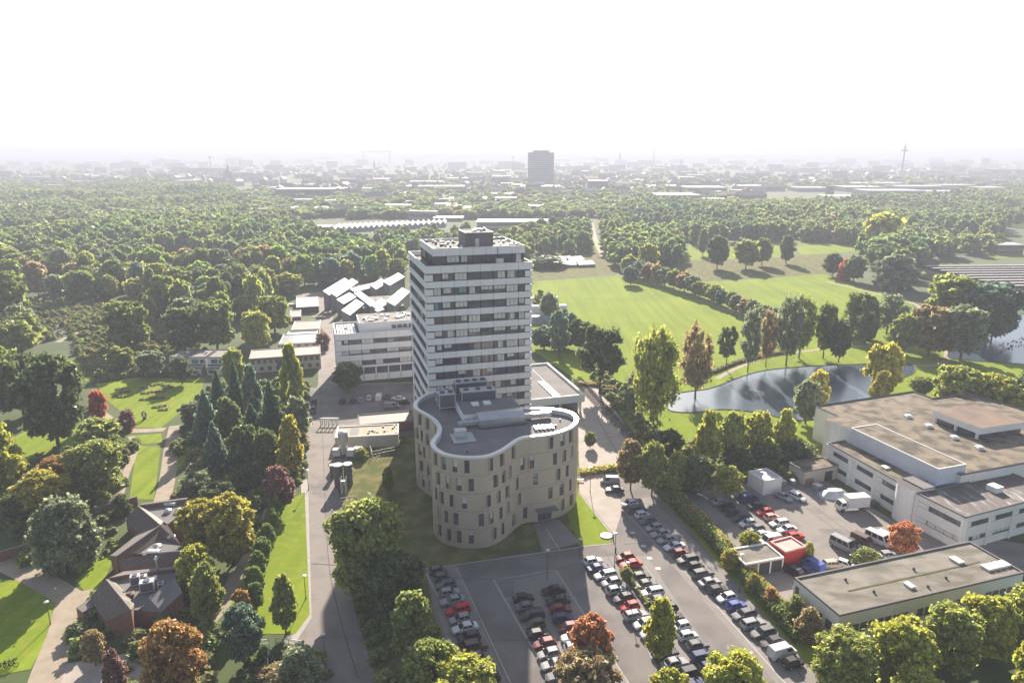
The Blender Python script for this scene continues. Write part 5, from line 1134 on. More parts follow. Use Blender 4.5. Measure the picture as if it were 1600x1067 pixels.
# raised beds of the garden lawn
for i, (px, py) in enumerate([(188,608),(196,612),(184,618),(192,620),(226,606),(238,602),(250,600),(260,602),(228,614),(240,612),(252,612),(226,624),(238,622),(250,622),(246,636),(254,634),(256,640),(262,606)]):
    x, y = G(px, py); t = empty('flower_bed', 'rectangular brown planting bed cut into the garden lawn', 'flower bed', (x, y, 0), R(4), 'planting beds of the garden lawn'); bx('soil', M['soil'], t, -1.5, 1.5, -.9, .9, .01, .12); me = PROTO.setdefault('bed', leafmesh('plants', np.column_stack([RNG.uniform(-1.4, 1.4, 160), RNG.uniform(-.8, .8, 160), RNG.uniform(.1, .6, 160)]), .16, M['leaf'])); link('plants', me, t, color=random.choice([OL, BR, DG]))
# heath garden clumps beyond are undergrowth; sculpture on the lawn
x, y = G(226, 655); sc = empty('sculpture', 'dark bronze sculpture with a bright centre on the garden lawn', 'sculpture', (x, y, 0)); mb = MB(); mb.box(-.4,.4,-.4,.4,0,.5)
for k in range(10): a, b = 2*math.pi*k/10, 2*math.pi*(k+1)/10; mb.tube((.55*math.cos(a),0,1.5+.9*math.sin(a)),(.55*math.cos(b),0,1.5+.9*math.sin(b)),.22)
mb.build('figure', M['steel'], sc); bx('disc', M['tank'], sc, -.2, .2, -.05, .05, 1.2, 1.7)
# fences and pergola at the bottom
for i, (A, B) in enumerate((((421,1010),(418,1075)),((431,1008),(472,1012)),((400,1012),(421,1010)))):
    a, b = G(*A), G(*B); L_ = math.hypot(b[0]-a[0], b[1]-a[1]); t = empty('white_rail_fence', ['white rail fence running down to the bottom edge','white rail fence at the top of the fenced mound','short white rail fence at the steps'][i], 'fence', (*a, 0), math.atan2(b[1]-a[1], b[0]-a[0])); n = max(2, int(L_/2))
    for k in range(n+1): bx('post', M['white'], t, L_*k/n-.05, L_*k/n+.05, -.05, .05, 0, 1.3)
    bx('rail', M['white'], t, 0, L_, -.05, .05, 1.3, 1.4); bx('rail', M['white'], t, 0, L_, -.03, .03, .7, .76)
# ------------------------------------------------------------------ street lamps, bollards, signs
def lamp(px, py, label, h=4.2, head='disc', group='street lamps'):
    x, y = G(px, py); t = empty('street_lamp', label, 'street lamp', (x, y, 0), 0, group)
    if 'lp' not in PROTO:
        PROTO['lp'] = MB().tube((0,0,0),(0,0,1),.07,.05,8).mesh('pole', M['steel']); PROTO['ld'] = MB().tube((0,0,0),(0,0,.1),.38,.36,14).tube((0,0,.1),(0,0,.2),.36,.08,14).mesh('lamp_head', M['equip']); PROTO['lbase'] = MB().tube((0,0,0),(0,0,.4),.12,.1,8).mesh('base', M['steel'])
    link('pole', PROTO['lp'], t, (0,0,.4), 0, (1,1,h-.4)); link('lamp_head', PROTO['ld'], t, (0,0,h)); link('base', PROTO['lbase'], t); return t
for px, py, lb, h in ((79,975,'round-headed lamp at the fork of the beige path',4.2),(277,1005,'round-headed lamp beside the brick pavilion',4.2),(398,1010,'white-headed lamp on the verge near the young trees',4.2),(402,830,'lamp on the grass behind the young tree row',4.5),(960,885,'tall lamp at the corner of the grass triangle',7),(906,868,'short lamp on the kerb left of the grass triangle',3.6),(922,768,'lamp on the pale paving near the curved building',6),(979,930,'lamp in the planted strip between the car lines',6.5),(1155,925,'tall lamp in the long hedge',7.5),(545,915,'lamp at the road edge beside the big olive tree',5),(508,1030,'lamp at the bend of the access road',4.5),(482,765,'lamp on the verge where the road turns pale',5),(1010,620,'lamp on the bicycle path by the lake',4.5),(478,935,'lamp at the near end of the verge kerb',4.5),(855,905,'lamp at the edge of the shaded lot',6)):
    lamp(px, py, lb, h)
x, y = G(947, 837.5); t = empty('manhole', 'bright round manhole cover on the small lawn', 'manhole cover', (x, y, 0)); MB().tube((0,0,0),(0,0,.22),1.25,1.2,20).build('ring', M['steel'], t); MB().tube((0,0,.2),(0,0,.26),1.0,1.0,20).build('cover', M['white'], t)
for i, (px, py) in enumerate(((954,735),(906,860),(962,862),(958,842))):
    x, y = G(px, py); tag(MB().tube((x,y,0),(x,y,1.0),.12,.1,8).tube((x,y,1.0),(x,y,1.1),.14,.05,8).build('bollard', M['steel']), ['bollard at the end of the plaza bed','bollard at the left corner of the grass triangle','bollard at the lane corner by the red cars','bollard at the lower tip of the grass triangle'][i], 'bollard')
t = empty('parking_sign', 'white sign plate lying at the kerb near the plaza', 'sign', (*G(907, 752), 0)); bx('plate', M['white'], t, -.8, .8, -.3, .3, .5, .6); bx('post', M['steel'], t, -.05, .05, -.05, .05, 0, .499)

# ------------------------------------------------------------------ vehicles
def carparts(kind):
    """returns list of (part name, mesh, material kind) for a vehicle lying along +x, wheels on z=0"""
    k = ('car', kind)
    if k in PROTO: return PROTO[k]
    Lh, Wd, Ht, hood, r0, r1, trunk, belt = {  # half length, half width, height, front/rear glass stations
      'hatch': (2.0, .86, 1.47, .92, .28, -1.35, -1.86, .92), 'small': (1.78, .80, 1.48, .98, .42, -1.2, -1.66, .92),
      'sedan': (2.32, .90, 1.44, 1.02, .30, -1.05, -1.72, .93), 'estate': (2.33, .90, 1.47, 1.08, .38, -1.85, -2.2, .94),
      'suv': (2.25, .94, 1.72, 1.15, .50, -1.65, -2.08, 1.08), 'van': (2.45, .97, 1.95, 1.75, 1.05, -2.25, -2.38, 1.12), 'minibus': (2.7, 1.0, 2.35, 2.1, 1.5, -2.5, -2.6, 1.25)}[kind]
    hb = .95*belt; bumper = .5
    # body shell as cross-section rings (x, half width, z bottom, z top)
    st = [(-Lh, Wd*.80, .38, belt*.80), (-Lh+.10, Wd*.93, .26, belt*.93), (trunk, Wd*.98, .20, belt), (r1, Wd, .20, belt), (0, Wd, .20, belt), (r0, Wd, .20, belt-.01), (hood, Wd*.985, .20, belt*.96), (Lh-.45, Wd*.95, .20, belt*.84), (Lh-.10, Wd*.86, .26, belt*.70), (Lh, Wd*.72, .38, belt*.58)]
    rings = []
    for x, w, z0, z1 in st:
        zm = z0 + (z1-z0)*.55; rings.append([(x, -w*.86, z0), (x, -w, z0+.12), (x, -w, zm), (x, -w*.965, z1-.06), (x, -w*.86, z1), (x, w*.86, z1), (x, w*.965, z1-.06), (x, w, zm), (x, w, z0+.12), (x, w*.86, z0)])
    mb = MB()
    for a, b in zip(rings, rings[1:]):
        n = len(a)
        for i in range(n): j = (i+1) % n; mb.poly([a[i], b[i], b[j], a[j]])
    mb.poly(rings[0]); mb.poly(rings[-1][::-1])
    # cabin with pillars (painted), glass sits proud of it
    wr = Wd*.74; wb = Wd*.90; f1 = r0; f0 = hood; b0 = trunk; b1 = r1
    if kind in ('van', 'minibus'): wr = Wd*.86; wb = Wd*.95
    bot = [(b0, -wb, belt-.03), (f0, -wb*.96, belt-.05), (f0, wb*.96, belt-.05), (b0, wb, belt-.03)]; top = [(b1, -wr, Ht-.05), (f1, -wr, Ht-.05), (f1, wr, Ht-.05), (b1, wr, Ht-.05)]; tt = [(b1+.1, -wr*.86, Ht), (f1-.12, -wr*.86, Ht), (f1-.12, wr*.86, Ht), (b1+.1, wr*.86, Ht)]
    for i in range(4): j = (i+1) % 4; mb.poly([bot[i], bot[j], top[j], top[i]]); mb.poly([top[i], top[j], tt[j], tt[i]])
    mb.poly(tt)
    for s in (-1, 1): mb.box(f0-.35, f0-.12, s*(Wd+.02)-.09, s*(Wd+.02)+.09, belt-.02, belt+.13)   # mirrors
    me = mb.mesh('body_' + kind, M['paint'])
    me.polygons.foreach_set('use_smooth', [False]*len(me.polygons))
    def lerp(p, q, t): return tuple(a+(b-a)*t for a, b in zip(p, q))
    def pane(a, b, c, d, off, m=.10, mu=.12):   # a,b bottom; c,d top (c above b), inset, pushed out by off
        P = [lerp(lerp(a, b, m), lerp(d, c, m), mu), lerp(lerp(a, b, 1-m), lerp(d, c, 1-m), mu), lerp(lerp(a, b, 1-m), lerp(d, c, 1-m), 1-mu*.6), lerp(lerp(a, b, m), lerp(d, c, m), 1-mu*.6)]
        return [(x+off[0], y+off[1], z+off[2]) for x, y, z in P]
    parts = [('body', me)]
    parts.append(('windscreen', MB().poly(pane(bot[1], bot[2], top[2], top[1], (.03, 0, .015), .06, .05)).mesh('windscreen', M['carglass'])))
    if kind != 'van': parts.append(('rear_window', MB().poly(pane(bot[3], bot[0], top[0], top[3], (-.03, 0, .015), .08, .2)).mesh('rear_window', M['carglass'])))
    for s, (A, B, Cc, D) in ((-1, (bot[0], bot[1], top[1], top[0])), (1, (bot[2], bot[3], top[3], top[2]))):
        q = MB(); spans = ((.05, .34), (.38, .64), (.68, .93)) if kind in ('estate', 'suv', 'minibus') else (((.68, .93),) if kind == 'van' else ((.10, .46), (.52, .92)))
        for u0, u1 in spans:
            if s == 1: u0, u1 = 1-u1, 1-u0
            a, b = lerp(A, B, u0), lerp(A, B, u1); c, d = lerp(D, Cc, u1), lerp(D, Cc, u0); q.poly(pane(a, b, c, d, (0, s*.025, .005), 0, .14))
        parts.append(('side_window', q.mesh('side_window', M['carglass'])))
    wm = MB().tube((0, -.11, 0), (0, .11, 0), .32, None, 14).mesh('tyre', M['tyre']); rm = MB().tube((0, -.12, 0), (0, .12, 0), .19, None, 10).mesh('rim', M['steell'])
    xf, xr = Lh-.85, -Lh+.78
    for x in (xf, xr):
        for s in (-1, 1): parts.append(('wheel', wm, (x, s*(Wd-.09), .32), rm))
    for s in (-1, 1):
        parts.append(('headlight', MB().poly([(Lh-.16, s*Wd*.86, belt*.60), (Lh+.012, s*Wd*.45, belt*.50), (Lh-.01, s*Wd*.50, belt*.66), (Lh-.25, s*Wd*.84, belt*.78)]).mesh('headlight', M['lamp'])))
        parts.append(('tail_light', MB().poly([(-Lh-.01, s*Wd*.55, belt*.58), (-Lh+.08, s*Wd*.935, belt*.58), (-Lh+.09, s*Wd*.93, belt*.86), (-Lh-.005, s*Wd*.60, belt*.80)]).mesh('tail_light', M['tail'])))
    parts.append(('number_plate', MB().box(-Lh-.02, -Lh-.005, -.26, .26, .46, .57).box(Lh+.005, Lh+.02, -.26, .26, .42, .53).mesh('number_plate', M['plate'])))
    PROTO[k] = parts; return parts
PAINT = dict(white=(.56,.56,.57), silver=(.27,.275,.29), grey=(.12,.12,.13), dark=(.04,.042,.05), black=(.02,.02,.022), navy=(.03,.04,.12), blue=(.06,.09,.32), red=(.50,.02,.02), maroon=(.16,.02,.025), beige=(.42,.37,.29), brown=(.12,.08,.06), olive=(.09,.09,.06), pink=(.55,.25,.22))
PNAME = dict(dark='dark grey', navy='navy blue', maroon='dark red', olive='dark olive', pink='faded red')
KNAME = dict(hatch='hatchback', small='small car', sedan='saloon', estate='estate car', suv='off-roader', van='van', minibus='minibus')
VPOS = []
def car(x, y, heading, kind, colour, label, group=None):
    cat = 'van' if kind in ('van', 'minibus') else 'car'
    t = empty('parked_' + cat, label, cat, (x, y, .045), heading, group); t.scale = (.94, .94, .96)
    for p in carparts(kind):
        if p[0] == 'wheel': w = link('wheel', p[1], t, p[2]); link('rim', p[3], w)
        elif p[0] == 'body': link('body', p[1], t, color=PAINT[colour])
        else: link(p[0], p[1], t)
    VPOS.append((x, y)); return t
ORD = ['first','second','third','fourth','fifth','sixth','seventh','eighth','ninth','tenth','eleventh','twelfth','thirteenth','fourteenth','fifteenth','sixteenth','seventeenth','eighteenth','nineteenth','twentieth','twenty-first','twenty-second','twenty-third','twenty-fourth']
def row(items, where, group, flip=None, pitch=2.42, gap_fix=True, rot=0):
    P = [np.array(G(a, b, .7)) for a, b, *_ in items]; a, b = P[0], P[-1]; 
    c = np.mean(P, 0); u, s_, vt = np.linalg.svd(np.array(P)-c); d = vt[0]; d = d if d @ (b-a) > 0 else -d
    last = None; n_ = np.array((-d[1], d[0])); base = math.atan2(n_[1], n_[0]) + rot
    for i, (p, it) in enumerate(zip(P, items)):
        t = (p-c) @ d
        if last is not None and gap_fix: t = max(t, last+pitch)
        last = t; q = c + d*t + n_*random.uniform(-.25, .25); hd = base + (math.pi if (flip[i] if flip else random.random() < .5) else 0) + random.uniform(-.02, .02)
        car(q[0], q[1], hd, it[3], it[2], '%s %s, %s from the far end, %s' % (PNAME.get(it[2], it[2]), KNAME[it[3]], ORD[i], where), group)
row([(985.5,785.5,'white','hatch'),(996,794,'grey','estate'),(1005,803,'white','small'),(1014,812,'grey','hatch'),(1024,823,'silver','hatch'),(1033,832,'silver','sedan'),(1041,842,'silver','sedan'),(1051,853,'white','sedan'),(1062,863,'maroon','hatch'),(1074,873,'dark','estate'),(1082,884,'black','small'),(1091,893,'grey','estate'),(1107,909,'silver','sedan'),(1122,920,'dark','hatch'),(1137,931,'white','hatch'),(1150,944,'blue','hatch'),(1162,956,'grey','estate'),(1176,967,'silver','estate'),(1189,983,'grey','estate'),(1203,998,'dark','hatch'),(1219,1013,'white','van'),(1236,1031,'black','small')],
    'sunny row beside the long hedge', 'cars in the sunny row beside the long hedge')
row([(927,875.5,'white','hatch'),(937,885,'navy','sedan'),(945,896,'white','estate'),(952,907,'silver','hatch'),(963,920,'silver','hatch'),(973,931,'dark','hatch'),(982,942,'red','small'),(991,954,'silver','estate'),(1003,967,'white','hatch'),(1010,980,'white','hatch'),(1020,993,'grey','hatch'),(1030,1006,'dark','sedan'),(1041,1019,'silver','sedan'),(1051,1033,'dark','estate'),(1065,1048,'navy','hatch'),(1080,1064,'blue','hatch')],
    'left line of sunny double row', 'cars in the left line of the sunny double row')
row([(974,870,'maroon','hatch'),(983,880,'red','sedan'),(999,900,'olive','hatch'),(1008,911,'grey','sedan'),(1017,922,'white','estate'),(1028,933,'grey','hatch'),(1040,945,'dark','estate'),(1050,955,'dark','hatch'),(1062,967,'white','small'),(1071,979,'white','small'),(1080,993,'grey','hatch'),(1087,1006,'navy','estate'),(1094,1021,'navy','estate'),(1106,1036,'grey','hatch'),(1118,1051,'dark','hatch')],
    'right line of sunny double row', 'cars in the right line of the sunny double row')
row([(689,889,'grey','small'),(694,900,'grey','small'),(696,912,'grey','hatch'),(701,923,'silver','hatch'),(706,937,'silver','sedan'),(711,952,'red','estate'),(718,966,'silver','hatch'),(725,978,'white','sedan'),(729,993,'dark','hatch'),(735,1006,'brown','suv'),(741,1021,'grey','small'),(750,1034,'dark','hatch'),(762,1050,'black','hatch'),(775,1066,'dark','hatch')],
    'shaded row on the left lot edge', 'cars in the shaded row on the left edge of the lot')
row([(813,934,'black','hatch'),(826,941,'grey','sedan'),(832,957,'dark','estate'),(836,971,'olive','small'),(840,985,'dark','hatch'),(849,997,'maroon','hatch'),(855,1012,'silver','hatch'),(862,1028,'silver','sedan'),(872,1044,'grey','sedan')],
    'left line of shaded double row', 'cars in the left line of the shaded double row', gap_fix=True)
row([(866,921,'black','sedan'),(870,937,'dark','sedan'),(877,949,'maroon','hatch'),(881,961,'navy','hatch'),(885,977,'maroon','small'),(892,993,'white','hatch'),(899,1008,'white','estate'),(908,1024,'red','small'),(918,1040,'grey','hatch')],
    'right line of shaded double row', 'cars in the right line of the shaded double row')
row([(1059.5,780.5,'red','hatch'),(1064,789,'dark','hatch'),(1071,796,'white','hatch'),(1082,803,'grey','small'),(1094,808,'grey','hatch'),(1101,817,'white','hatch'),(1106,825,'white','small'),(1114,834,'beige','hatch'),(1126,844,'brown','hatch')],
    'left row of the works yard', 'cars in the left row of the works yard', rot=.0)
row([(1127,783,'silver','sedan'),(1138,791,'black','hatch'),(1146,798,'dark','hatch'),(1153,804,'dark','estate'),(1160,812,'white','hatch'),(1171,822,'grey','hatch'),(1186,830,'white','sedan'),(1202,838,'white','van')],
    'middle row of the works yard', 'cars in the middle row of the works yard', rot=.0)
row([(1162,771,'silver','small'),(1172,778,'navy','van'),(1180,790,'dark','sedan'),(1194,799,'red','hatch'),(1201,808,'pink','hatch'),(1215,817,'white','estate'),(1230,826,'white','sedan'),(1247,836,'red','hatch')],
    'right row of the works yard', 'cars in the right row of the works yard', rot=.0)
row([(489,640,'dark','estate'),(490,628,'black','hatch')][::-1] + [(484,655,'navy','hatch')], 'shaded roadside by the grove', 'cars parked on the shaded road beside the grove', rot=1.57, pitch=5)
for (px, py, hd, k, c, lb) in [(953,751,175,'van','silver','silver van parked beside a dark car near the plaza'),(960,764,185,'sedan','dark','dark car parked in front of the silver van near the plaza'),(1066,762,175,'sedan','grey','grey car in the shade of the yard entrance'),
   (1224.5,775,-60,'sedan','silver','silver car, left of the two standing apart in the works yard'),(1245.5,775,-58,'estate','white','white estate, right of the two standing apart in the works yard'),(1317,852,-58,'minibus','silver','pale minibus in the middle of the works yard'),(1333,848,-58,'hatch','dark','dark car between the minibus and the brown van'),(1348,844,-58,'van','brown','brown van in leaf shade right of the minibus'),(1372,843,-58,'minibus','white','white minibus left of the orange tree'),(1388,842,-58,'van','white','white van under the orange tree'),
   (1374,871,10,'hatch','white','white car half hidden behind the long building, beside the round bush'),(1388,866,10,'hatch','silver','silver car half hidden behind the long building'),(1420,855,-50,'van','white','white van by the stair tower'),(1303,880,8,'estate','beige','beige vehicle behind the long building'),(1322,881,-40,'hatch','white','white car behind the long building'),
   (1238,891,125,'suv','black','black pickup-like car at the corner of the long building'),(1256,889,125,'sedan','navy','navy car between the black one and the blue tarpaulin car'),(1270,882,120,'van','blue','bright blue covered vehicle beside the red trailer'),
   (564,624,95,'hatch','silver','silver car in the shaded yard, left of the white van'),(577,621,95,'small','white','pale car in the shaded yard directly left of the white van'),(592,621,92,'van','white','white van in the shaded yard behind the equipment shed'),(605,618,92,'hatch','grey','grey car right of the white van in the shaded yard'),(622,622,170,'sedan','white','white car with open sides in the shaded yard by the tower'),(632,628,170,'hatch','dark','dark car by the tower foot in the shaded yard'),(612,634,12,'van','silver','long pale trailer van in the shaded yard'),(535,626,92,'hatch','black','black car at the left end of the shaded yard'),(551,626,92,'hatch','dark','dark grey car in the shaded yard'),
   (870,618,10,'hatch','white','white car under the roof of the podium hall')]:
    x, y = G(px, py, .7); car(x, y, R(hd), k, c, lb)
# box truck
x, y = G(1330, 788, 1.2); t = empty('box_truck', 'white box truck standing alone in the works yard', 'truck', (x, y, .045), R(188))
bx('cargo_box', M['white'], t, -3.6, 1.4, -1.15, 1.15, .9, 3.3)
MB().prism([(1.55,-1.0),(3.3,-1.0),(3.3,1.0),(1.55,1.0)], .45, 1.35).poly([(3.3,-1,1.35),(3.3,1,1.35),(2.6,.95,2.25),(2.6,-.95,2.25)]).poly([(1.55,-1,1.35),(3.3,-1,1.35),(2.6,-.95,2.25),(1.55,-.95,2.25)]).poly([(1.55,1,1.35),(3.3,1,1.35),(2.6,.95,2.25),(1.55,.95,2.25)]).poly([(1.55,-.95,2.25),(2.6,-.95,2.25),(2.6,.95,2.25),(1.55,.95,2.25)]).poly([(1.55,-1,.45),(1.55,1,.45),(1.55,.95,2.25),(1.55,-.95,2.25)]).build('cab', M['white'], t)
MB().poly([(3.25,-.88,1.45),(3.25,.88,1.45),(2.68,.84,2.18),(2.68,-.84,2.18)]).build('windscreen', M['carglass'], t).location.x = .03
for s in (-1, 1): MB().poly([(1.8,s*1.01,1.4),(2.95,s*1.01,1.4),(2.55,s*.975,2.1),(1.8,s*.975,2.1)]).build('side_window', M['carglass'], t)
bx('chassis', M['steel'], t, -3.5, 1.5, -.5, .5, .5, .85)
for xx in (2.5, -2.4):
    for s in (-1, 1): w = MB().tube((0,-.14,0),(0,.14,0),.42,None,14).build('wheel', M['tyre'], t, loc=(xx, s*.98, .42)); MB().tube((0,-.15,0),(0,.15,0),.22,None,10).build('rim', M['steell'], w)

# ------------------------------------------------------------------ bicycles along the lake path
def bike_mesh():
    mb = MB()
    for x in (-.52, .52):
        for k in range(12): a, b = 2*math.pi*k/12, 2*math.pi*(k+1)/12; mb.tube((x+.34*math.cos(a),0,.35+.34*math.sin(a)),(x+.34*math.cos(b),0,.35+.34*math.sin(b)),.045,None,4,0,False)
    fr = MB()
    for p, q in (((-.52,0,.35),(-.15,0,.35)),((-.15,0,.35),(-.25,0,.85)),((-.25,0,.85),(-.52,0,.35)),((-.15,0,.35),(.35,0,.78)),((-.22,0,.75),(.33,0,.82)),((.52,0,.35),(.33,0,1.0)),((.33,-.25,1.02),(.33,.25,1.02))): fr.tube(p, q, .05, None, 5)
    sd = MB().box(-.38,-.12,-.08,.08,.88,.95); return mb.mesh('wheels', M['tyre']), fr.mesh('frame', M['paint']), sd.mesh('saddle', M['tyre'])
BM = bike_mesh(); n = 0
for (A, B, num, wh) in (((905,592),(1006,704),58,'long rack row beside the lake path'),((899,597),(985,690),34,'second rack row beside the plaza')):
    a, b = np.array(G(*A)), np.array(G(*B)); d = (b-a)/np.linalg.norm(b-a)
    for i in range(num):
        p = a + (b-a)*i/(num-1); t = empty('bicycle', 'bicycle standing in the ' + wh, 'bicycle', (p[0], p[1], .04), math.atan2(d[1], d[0]) + 1.3 + random.uniform(-.1, .1), 'bicycles in the ' + wh)
        link('frame', BM[1], t, color=PAINT[random.choice(['black','silver','maroon','navy','grey','dark'])]); link('wheels', BM[0], t); link('saddle', BM[2], t)
for i, (px, py) in enumerate(((4,1043),(12,1040),(19,1043))):
    x, y = G(px, py); t = empty('bicycle', 'dark bicycle parked at the left edge beside the beige path', 'bicycle', (x, y, .03), .3+i*.1, 'bicycles at the left edge'); link('frame', BM[1], t, color=PAINT['black']); link('wheels', BM[0], t); link('saddle', BM[2], t)
# water birds on the far lake
for i in range(46):
    px = 1562 + random.uniform(0, 46); py = 545 - (px-1562)*.30 + random.uniform(-7, 7); x, y = G(px, py)
    if 'duck' not in PROTO: PROTO['duck'] = MB().tube((-.22,0,.05),(.0,0,.14),.05,.13,6).tube((0,0,.14),(.2,0,.08),.13,.06,6).tube((.16,0,.12),(.2,0,.3),.04,.035,5).tube((.16,0,.31),(.3,0,.29),.055,.02,5).mesh('duck', M['steel'])
    o = link('duck', PROTO['duck'], None, (x, y, .07), random.uniform(0, 6), (1.5, 1.5, 1.5)); tag(o, 'small dark duck floating on the second lake', 'duck', 'ducks on the second lake')

# ------------------------------------------------------------------ the town beyond
def block(px, py, wpx, hpx, dpx, label, wm, rm, name='town_building', group=None, floors=3, bays=6, cat='building', kind2=None, rz=0):
    """far building: base centre pixel, width / height in pixels, depth in metres"""
    x, y = G(px, py); D = depth(x, y); w = wpx/FPX*D; h = hpx/FPX*D/.97; t = empty(name, label, cat, (x-w/2, y, 0), rz, group)
    bx('wall', wm, t, 0, w, 0, dpx, 0, h)
    if kind2 == 'gable': MB().poly([(-.3,-.3,h),(w+.3,-.3,h),(w+.3,dpx/2,h*1.45),(-.3,dpx/2,h*1.45)]).poly([(w+.3,dpx+.3,h),(-.3,dpx+.3,h),(-.3,dpx/2,h*1.45),(w+.3,dpx/2,h*1.45)]).poly([(-.3,-.3,h),(-.3,dpx/2,h*1.45),(-.3,dpx+.3,h)]).poly([(w+.3,-.3,h),(w+.3,dpx+.3,h),(w+.3,dpx/2,h*1.45)]).build('roof', rm, t)
    else: bx('roof', rm, t, -.3, w+.3, -.3, dpx+.3, h, h+.5)
    if floors:
        for f in range(floors): z = h*(f+.3)/floors; bx('window_band', M['glass'], t, w*.04, w*.96, -.25, -.05, z, z+h/floors*.42)
    return t, w, h
hr, w_, h_ = block(845, 289, 40, 47, 26, 'grey-blue slab tower block standing alone in the hazy town', M['blueclad'], M['farroofd'], 'tower_block', None, 0, cat='tower block'); 
for f in range(15):
    bx('window_band', M['glass'], hr, 1, w_-1, -.3, -.05, h_*(f+.25)/15, h_*(f+.62)/15)
bx('roof_plant', M['farroofd'], hr, w_*.2, w_*.8, 5, 20, h_+.51, h_+5)
for i in range(5): bx('antenna', M['steel'], hr, w_*(.15+.17*i), w_*(.15+.17*i)+.6, 10, 10.6, h_+.5, h_+9)
SPEC = [ # px, py, w, h(px), depth m, label, wall, roof, style
 (845,300,62,8,60,'flat white-roofed hall in front of the slab tower','farwall','farroof',''),(475,312,90,15,50,'wide dark hall with bright roof edge left of the nursery road','farwallb','farroof',''),(520,308,34,12,50,'second hall with bright roof edge behind the wide dark one','farwallb','farroof',''),(475,336,58,9,40,'low dark hall with pale roof and upper box','farwallb','farroof',''),(455,364,30,9,20,'white-gabled house at the forest edge','farwall','farroof','gable'),(498,364,32,8,20,'low brown-roofed hall beside the long glasshouse row','farwallb','farroof',''),(612,330,56,8,30,'low hall with a pale roof behind the poplars','farwall','farroof',''),
 (760,335,90,8,40,'long flat building with rooftop boxes right of the poplars','farwall','farroof',''),(838,331,40,8,30,'short flat building with rooftop boxes below the slab tower','farwall','farroof',''),(730,318,60,7,30,'long white-roofed block behind the rooftop boxes','farwall','farroof',''),(805,362,120,14,30,'long pale hall with ridged roof just beyond the tower','farwall','farroof',''),(1060,320,66,14,60,'grey hall with stepped roof right of the trail','farwall','farroof',''),(1105,306,62,12,60,'pale hall with bright roof on the right of the trail','farwall','farroof',''),(935,300,30,16,30,'grey block with thin white edge right of the slab tower','farwallb','farroof',''),
 (1400,308,90,9,60,'pale industrial hall on the right horizon','farwall','farroof',''),(1350,300,60,7,60,'second pale industrial hall on the right','farwall','farroof',''),(1440,298,70,6,60,'third pale industrial hall on the right','farwall','farroof',''),(1270,300,50,6,50,'low industrial hall left of the pale ones','farwall','farroof',''),(1495,296,60,6,50,'bright roofed hall farther right','farwall','farroof',''),(1555,300,44,6,50,'low hall near the right edge','farwall','farroof',''),(1298,306,9,14,12,'narrow grey tower among the industrial halls','farwallb','farroofd',''),
 (640,322,70,6,25,'long low roof among trees left of the poplars','farwall','farroof',''),(560,322,40,6,25,'short pale roof behind the dark halls','farwall','farroof',''),(700,346,46,5,20,'pale flat roof above the long glasshouse row','farwall','farroof',''),(650,307,60,5,30,'thin pale roof above the poplars','farwall','farroof',''),(580,300,50,5,30,'thin pale roof in the middle of the town','farwall','farroof',''),(900,318,40,6,25,'pale roof under the slab tower, right','farwall','farroof',''),(775,308,70,5,30,'thin long roof left of the slab tower','farwall','farroof',''),(660,288,60,4,40,'far long pale roof left of the zigzag hall','farwall','farroof',''),(430,300,30,6,30,'short bright roof left of the wide dark hall','farwallb','farroof',''),(1040,296,50,5,40,'far long roof above the trail','farwall','farroof',''),(1180,296,50,5,40,'far pale roof left of the industrial halls','farwall','farroof',''),(1375,292,80,5,60,'long back roof of the industrial halls','farwall','farroof',''),(1330,314,70,6,50,'low front roof of the industrial halls','farwall','farroof',''),(1470,306,60,6,50,'wide front roof right in the industrial halls','farwall','farroof',''),(200,285,60,5,40,'pale roof behind the forest on the left','farwall','farroof',''),(60,282,60,5,40,'pale roof at the far left behind the forest','farwall','farroof',''),(130,278,40,5,40,'bright far roof left behind the forest','farwall','farroof',''),
 (1540,262,10,14,20,'lone tower block on the far right horizon','farwallb','farroofd',''),(1580,276,50,10,60,'long dark block near the right edge','farwallb','farroofd',''),(1578,398,40,14,14,'flat grey clubhouse at the right edge','farwallb','farroof',''),(680,300,90,8,40,'row of low roofs left of the slab tower','farwallb','farroof',''),(715,285,36,6,40,'zigzag-roofed white hall in the town','farwall','farroof',''),(590,285,34,5,40,'white-roofed hall below the church spire','farwallb','farroof',''),(518,262,16,9,30,'distant block left of the spire','farwallb','farroofd',''),(565,258,18,8,40,'pale distant block beside the gantry crane','farwall','farroofd',''),(288,290,36,7,40,'dark hall with bright roof edge behind the forest','farwallb','farroof','')]
for px, py, w, h, d, lb, wm, rm, st_ in SPEC: block(px, py, w, h, d, lb, M[wm], M[rm], floors=1 if h < 8 else 2, kind2=st_)
random.seed(11); cnt = 0
def townlabel(px, py, near, roofc):
    marks = [(60,282,'the far left roofs'),(200,285,'the pale roof behind the left forest'),(330,268,'the construction crane'),(358,285,'the domed church'),(475,312,'the wide dark hall'),(585,266,'the slim spire'),(640,322,'the long low roof by the poplars'),(715,285,'the zigzag hall'),(760,335,'the rooftop boxes'),(845,289,'the slab tower block'),(935,300,'the grey block with white edge'),(968,258,'the town hall tower'),(1021,257,'the tall chimney'),(1064,262,'the small church spire'),(1105,306,'the pale hall by the trail'),(1180,296,'the far pale roof'),(1298,306,'the narrow grey tower'),(1400,308,'the pale industrial hall'),(1408,262,'the television tower'),(1540,262,'the lone far tower block'),(1580,276,'the long dark block')]
    q = min(marks, key=lambda p: abs(p[0]-px)*.5 + abs(p[1]-py)); dx, dy = px-q[0], py-q[1]
    side = ('right of' if dx > 0 else 'left of') if abs(dx) > 2.5*abs(dy) else ('behind' if dy < 0 else 'in front of')
    return 'hazy %s %s town building %s %s' % (roofc, 'nearer' if near > .35 else ('distant' if near < .1 else 'low'), side, q[2])
